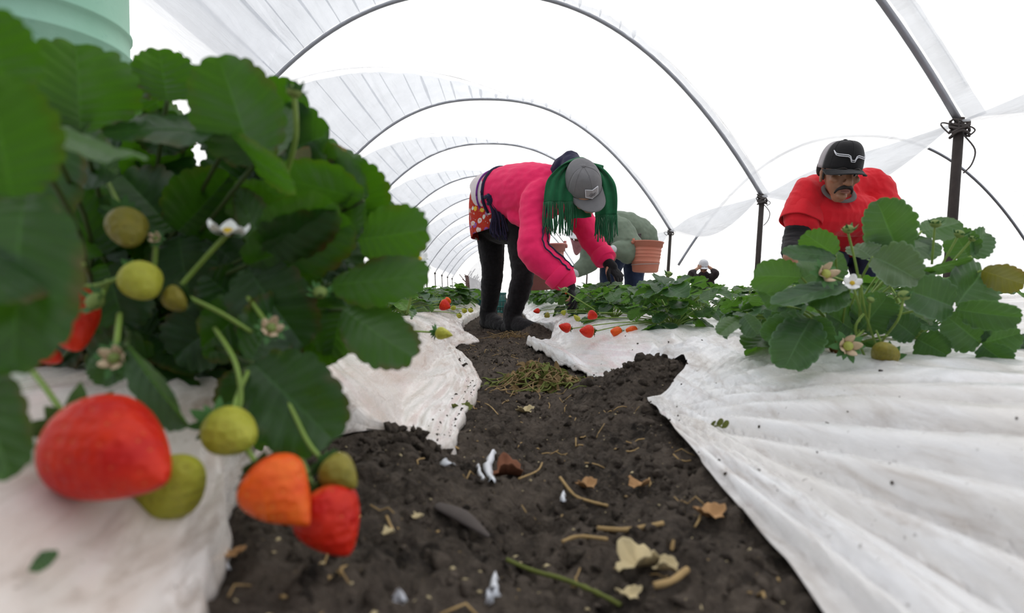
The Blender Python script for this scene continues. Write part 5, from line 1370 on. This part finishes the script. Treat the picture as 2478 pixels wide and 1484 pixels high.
lowR, _ = ribbon(mb, [(P(1405, 393, 3.15), V((-.2, .9, 0))), (P(1438, 404, 3.12), V((-.5, .75, .15))), (P(1460, 430, 3.06), V((-.85, .4, .3))), (P(1468, 470, 3.04), V((-.95, .2, .1))), (P(1466, 520, 3.04), V((-1, .1, 0)))], .115, 18, .009, 2.0, 2.0)
lowM, _ = ribbon(mb, [(P(1398, 440, 3.10), V((1, .3, 0))), (P(1396, 490, 3.06), V((1, .3, 0))), (P(1402, 528, 3.05), V((1, .35, .12)))], .13, 14, .006, 3.0, 1.5)
sc = mb.build('scarf', MATS['green_scarf'], W, thick=.004); sc['label'] = 'green fringed scarf draped over the cap'
for row_, L_ in ((lowL, .17), (lowR, .135)):
    mb = MB(); fringe(mb, row_, L_, 1); mb.build('fringe', MATS['green_scarf'], sc)

# ---- the man in red
Mn = empty('person', (1.62, 2.9, 0)); tag(Mn, 'person in red t-shirt and black cap with moustache, leaning over the plants', 'person')
mh = P(2030, 426, 2.62); RM = frame(V((-.11, -.94, -.29)), V((.03, -.28, .95)))
mneck, msL, msR = P(2030, 470, 2.80), P(1955, 478, 2.80), P(2112, 462, 2.86)
meL, mwL = P(1925, 580, 2.74), P(1912, 625, 2.62); meR, mwR = P(2152, 560, 2.80), P(2150, 650, 2.66)
mhip = P(2048, 590, 3.22)
mb = MB()
mb.loft([mhip, mhip.lerp(mneck, .5) + V((0, 0, .02)), P(2032, 475, 2.86), mneck], [(.14, .10), (.14, .10), (.11, .07), (.055, .055)], up=(0, 0, 1), seg=20, res=4)
mb.loft([msL, msR], [.06, .06], up=(0, 0, 1), res=3); mb.loft([mneck + V((0, .03, 0)), mneck, mh], [.066, .062, .058], up=(0, 1, 0), res=3)
for s, e, w_ in ((msL, meL, mwL), (msR, meR, mwR)): mb.loft([s, e, w_], [.056, .046, .032], up=(0, 1, 0), seg=14, res=5)
Qm = head_mb(mb, mh, RM, .96)
hand(mb, mwL, V((.15, -.3, -1)), V((.6, .6, 0)), -1, .19, .5); hand(mb, mwR, V((-.15, -.3, -1)), V((-.6, .6, 0)), 1, .19, .5)
knL, knR = P(1990, 700, 3.0), P(2110, 700, 3.0)
for kn, s in ((knL, -1), (knR, 1)):
    mb.loft([mhip + V((s * .09, 0, 0)), kn, V((kn.x, kn.y + .12, .06))], [.08, .06, .045], up=(0, 1, 0), res=4); mb.loft([V((kn.x, kn.y + .14, .035)), V((kn.x, kn.y - .06, .03))], [.036, .032], up=(0, 0, 1))
skin('body', mb, MATS['skin'], Mn, .0048, 2)
face_parts(Mn, Qm, RM, .96)
mb = MB(); Q = Qm
mb.loft([Q(-.071, .004, .03), Q(-.073, .000, .0), Q(-.071, .006, -.018)], [(.006, .010), (.005, .009), (.003, .006)], up=RM @ V((0, 1, 0)), seg=10, res=3)
mb.loft([Q(.071, .004, .03), Q(.073, .000, .0), Q(.071, .006, -.018)], [(.006, .010), (.005, .009), (.003, .006)], up=RM @ V((0, 1, 0)), seg=10, res=3)
mb.loft([Q(-.06, -.07, .03), Q(0, -.108, .03), Q(.06, -.07, .03)], [(.02, .04), (.02, .045), (.02, .04)], up=RM @ V((0, 0, 1)), res=4); mb.build('hair', MATS['hair'], Mn)
mb = MB()
mb.loft([mhip + V((0, .02, 0)), mhip.lerp(mneck, .45) + V((0, 0, .035)), P(2036, 462, 2.90), P(2034, 468, 2.83)], [(.185, .135), (.195, .15), (.175, .115), (.10, .07)], up=(0, 0, 1), seg=26, res=5)
mb.loft([P(1990, 470, 2.85), msL, msL.lerp(meL, .56)], [.10, .092, .082], up=(0, 1, 0), seg=20, res=5); mb.loft([P(2075, 458, 2.88), msR, msR.lerp(meR, .50)], [.105, .098, .086], up=(0, 1, 0), seg=20, res=5)
mb.loft([P(2000, 520, 2.78), P(2070, 520, 2.80)], [.11, .11], up=(0, 0, 1), res=3)
sh = skin('t_shirt', mb, MATS['red_cotton'], Mn, .006, 3, lambda p: .012 * noise.noise(V((p.x * 15 + p.z * 9, p.y * 6, p.z * 6 - p.x * 7))) + .006 * (.3 - abs(noise.noise(V((p.x * 34 + p.z * 18, p.y * 10, p.z * 14 - p.x * 16))))))
mb = MB(); cc = P(2030, 466, 2.70); mb.loft(ring_on(cc, V((.03, -.75, .65)), V((0, .6, 1)), .070, .064, 0), [(.012, .005)] * 49, up=V((.03, -.75, .65)), seg=8, cap=False); mb.build('collar', MATS['grey_trim'], sh)
for s, e, w_, q in ((msL, meL, mwL, .62), (msR, meR, mwR, .56)):
    mb = MB(); mb.loft([s.lerp(e, .35), e, e.lerp(w_, .72)], [.066, .058, .047], up=(0, 1, 0), seg=18, res=6); skin('undersleeve', mb, MATS['black_knit'], Mn, .006, 2, folds(.003, 30, (.4, .4, 2.5)))
    mb = MB(); oval(mb, [s.lerp(e, .12), s.lerp(e, .4), s.lerp(e, q)], [.078, .090, .094], V((0, 1, 0)), 30)
    for i, p in enumerate(mb.v): p += V((.004 * math.sin(i % 30 * .8), .004 * math.cos(i % 30 * 1.1), 0))
    mb.build('sleeve', MATS['red_cotton'], sh, thick=.003)
mb = MB()
for kn, s in ((knL, -1), (knR, 1)): mb.loft([mhip + V((s * .09, 0, -.02)), kn, V((kn.x, kn.y + .12, .10))], [.105, .08, .06], up=(0, 1, 0), res=4)
skin('trousers', mb, MATS['jeans'], Mn, .009, 3)
ch = mh + RM @ V((0, .0, .016))
cp, dome_m = cap(Mn, ch, RM, 1.02, 'cap_black', 'cap_mesh', 'cap_black', 'black cap with grey mesh back and white horn emblem')
horn = [(-.066, .079), (-.060, .068), (-.052, .069), (-.022, .076), (-.014, .073), (-.007, .056), (.007, .056), (.014, .073), (.022, .078), (.052, .079), (.060, .082), (.064, .093)]
for off, nm in ((1, 'emblem'),):
    mb = MB()
    up_ = [dome_m(x, z + .0035) + RM @ V((0, .004, 0)) for x, z in horn]; dn = [dome_m(x * .985 + (0 if abs(x) > .03 else 0), z - .0035) + RM @ V((0, .004, 0)) for x, z in horn]
    loop = up_ + dn[::-1] + up_[:1]
    mb.tube(loop, .0021, 6); mb.build('emblem', MATS['thread_white'], cp)

# ---- the worker in the green jacket
G = empty('person', (1.25, 5.5, 0)); tag(G, 'person in sage green jacket, jeans and pink bandana, bending behind the woman', 'person')
D = 5.35
ghip, gneck, gh = P(1538, 572, D + .15), P(1448, 545, D - .1), P(1404, 557, D - .25)
RG = frame(V((-.42, -.70, -.58)), V((-.10, -.62, .78)))
gsR, geR, gwR = P(1498, 560, D - .2), P(1520, 605, D - .3), P(1486, 604, D - .4); gsL, geL, gwL = P(1432, 575, D), P(1428, 628, D - .1), P(1392, 660, D - .2)
gk1, gk2 = P(1478, 650, D), P(1535, 650, D + .2)
mb = MB(); mb.loft([ghip, ghip.lerp(gneck, .5) + V((0, 0, .02)), gneck, gh], [(.14, .12), (.15, .13), (.07, .07), (.055, .055)], up=(0, 0, 1), seg=18, res=4)
for s, e, w_ in ((gsR, geR, gwR), (gsL, geL, gwL)): mb.loft([s, e, w_], [.055, .045, .03], up=(0, 1, 0), res=4)
for kn, s in ((gk1, -.10), (gk2, .06)): mb.loft([ghip + V((s, 0, -.02)), kn, V((kn.x, kn.y, .05))], [.085, .065, .045], up=(0, 1, 0), res=4); mb.loft([V((kn.x, kn.y + .05, .035)), V((kn.x - .03, kn.y - .14, .03))], [.036, .032], up=(0, 0, 1))
Qg = head_mb(mb, gh, RG, 1.0); hand(mb, gwR, V((-.6, -.3, -.6)), V((-.3, .3, -.9)), 1, .18, .4); hand(mb, gwL, V((-.75, -.2, -.5)), V((0, .3, -.9)), -1, .18, .4)
skin('body', mb, MATS['skin_dark'], G, .007, 2); face_parts(G, Qg, RG, 1.0, False)
mb = MB(); mb.loft([P(1546, 580, D + .18), ghip, ghip.lerp(gneck, .55) + V((0, 0, .02)), gneck + V((0, .04, 0))], [(.19, .17), (.20, .185), (.20, .17), (.10, .09)], up=(0, 0, 1), seg=24, res=5)
mb.loft([gneck.lerp(gsR, .5), gsR, geR, geR.lerp(gwR, .75)], [.12, .13, .125, .075], up=(0, 1, 0), seg=20, res=5); mb.loft([gneck.lerp(gsL, .4), gsL, geL, geL.lerp(gwL, .8)], [.12, .12, .105, .065], up=(0, 1, 0), seg=20, res=5)
skin('jacket', mb, MATS['sage_jacket'], G, .009, 3, lambda p: .010 * noise.noise(V((p.x * 9 + p.z * 5, p.y * 7, p.z * 11 - p.x * 6))) + .005 * noise.noise(V((p.x * 22 + p.z * 9, p.y * 12, p.z * 24 - p.x * 10))))
for a, b, r in ((geR, gwR, .046), (geL, gwL, .046)):
    mb = MB(); mb.loft([a.lerp(b, .68), a.lerp(b, .97)], [r * 1.15, r], up=(0, 1, 0), seg=18); mb.build('shirt_cuff', MATS['white_cap'], G)
mb = MB()
for kn, s in ((gk1, -.10), (gk2, .06)): mb.loft([ghip + V((s, 0, -.04)), kn, V((kn.x, kn.y, .10))], [.135, .105, .075], up=(0, 1, 0), seg=20, res=5)
skin('trousers', mb, MATS['jeans'], G, .009, 3, folds(.006, 14))
cp, _ = cap(G, gh + RG @ V((0, 0, .014)), RG, 1.1, 'white_cap', 'white_cap', 'white_cap', 'white cap')
mb = MB(); rows = []
for i in range(15):
    a = math.radians(-100 + 200 * i / 14); rows.append([Qg(.078 * math.sin(a) * (1 - .3 * t), .03 + .078 * math.cos(a) * (1 - .1 * t) + .012, -.045 - (.055 + .10 * max(0, math.cos(a)) ** 2) * t) for t in [j / 8 for j in range(9)]])
mb.grid(rows); mb.build('bandana', MATS['pink_bandana'], G, thick=.003)
mb = MB(); knot(mb, P(1537, 577, D - .12), .05); mb.build('rope_knot', MATS['rope'], G)

# ---- the far worker adjusting a cap
d = 11.0; Fp = empty('person', (P(1700, 700, d).x, d, 0)); tag(Fp, 'distant person in dark clothes with both hands raised to a white cap', 'person')
fh = P(1702, 649, d); RF = frame(V((-.15, -.95, -.25)), V((0, -.2, 1)))
mb = MB(); mb.loft([P(1702, 760, d + .1), P(1702, 690, d + .05), P(1703, 664, d), fh], [(.15, .10), (.19, .12), (.08, .07), (.05, .05)], up=(0, 1, 0), seg=18, res=4)
arms = ((P(1683, 672, d), P(1672, 664, d - .2), P(1688, 650, d - .12)), (P(1722, 672, d), P(1732, 662, d - .2), P(1718, 648, d - .1)))
for s, e, w_ in arms: mb.loft([s, e, w_], [.05, .042, .03], up=(0, 1, 0), res=4); hand(mb, w_, fh + V((0, -.06, .06)) - w_, V((0, 1, 0)), 1, .17, .4)
for s in (-.1, .1): mb.loft([P(1702, 760, d + .1) + V((s, 0, 0)), V((Fp.location.x + s, d, .04))], [.09, .05], up=(0, 1, 0), res=3); mb.loft([V((Fp.location.x + s, d + .05, .03)), V((Fp.location.x + s, d - .15, .03))], [.036, .03], up=(0, 0, 1))
Qf = head_mb(mb, fh, RF, 1.0); skin('body', mb, MATS['skin'], Fp, .010, 2); face_parts(Fp, Qf, RF, 1.0, False)
mb = MB(); mb.loft([P(1702, 765, d + .1), P(1702, 690, d + .05), P(1703, 666, d)], [(.19, .14), (.23, .15), (.11, .09)], up=(0, 1, 0), seg=20, res=4)
for s, e, w_ in arms: mb.loft([s, e, e.lerp(w_, .45)], [.085, .07, .055], up=(0, 1, 0), res=4)
skin('jacket', mb, MATS['dark_shirt'], Fp, .012, 2, folds(.006, 12))
mb = MB()
for s in (-.1, .1): mb.loft([P(1702, 750, d + .1) + V((s, 0, 0)), V((Fp.location.x + s, d, .1))], [.11, .07], up=(0, 1, 0), res=3)
mb.build('trousers', MATS['jeans'], Fp)
cap(Fp, fh + RF @ V((0, 0, .014)), RF, 1.12, 'white_cap', 'white_cap', 'white_cap')
bpy.context.view_layer.update()
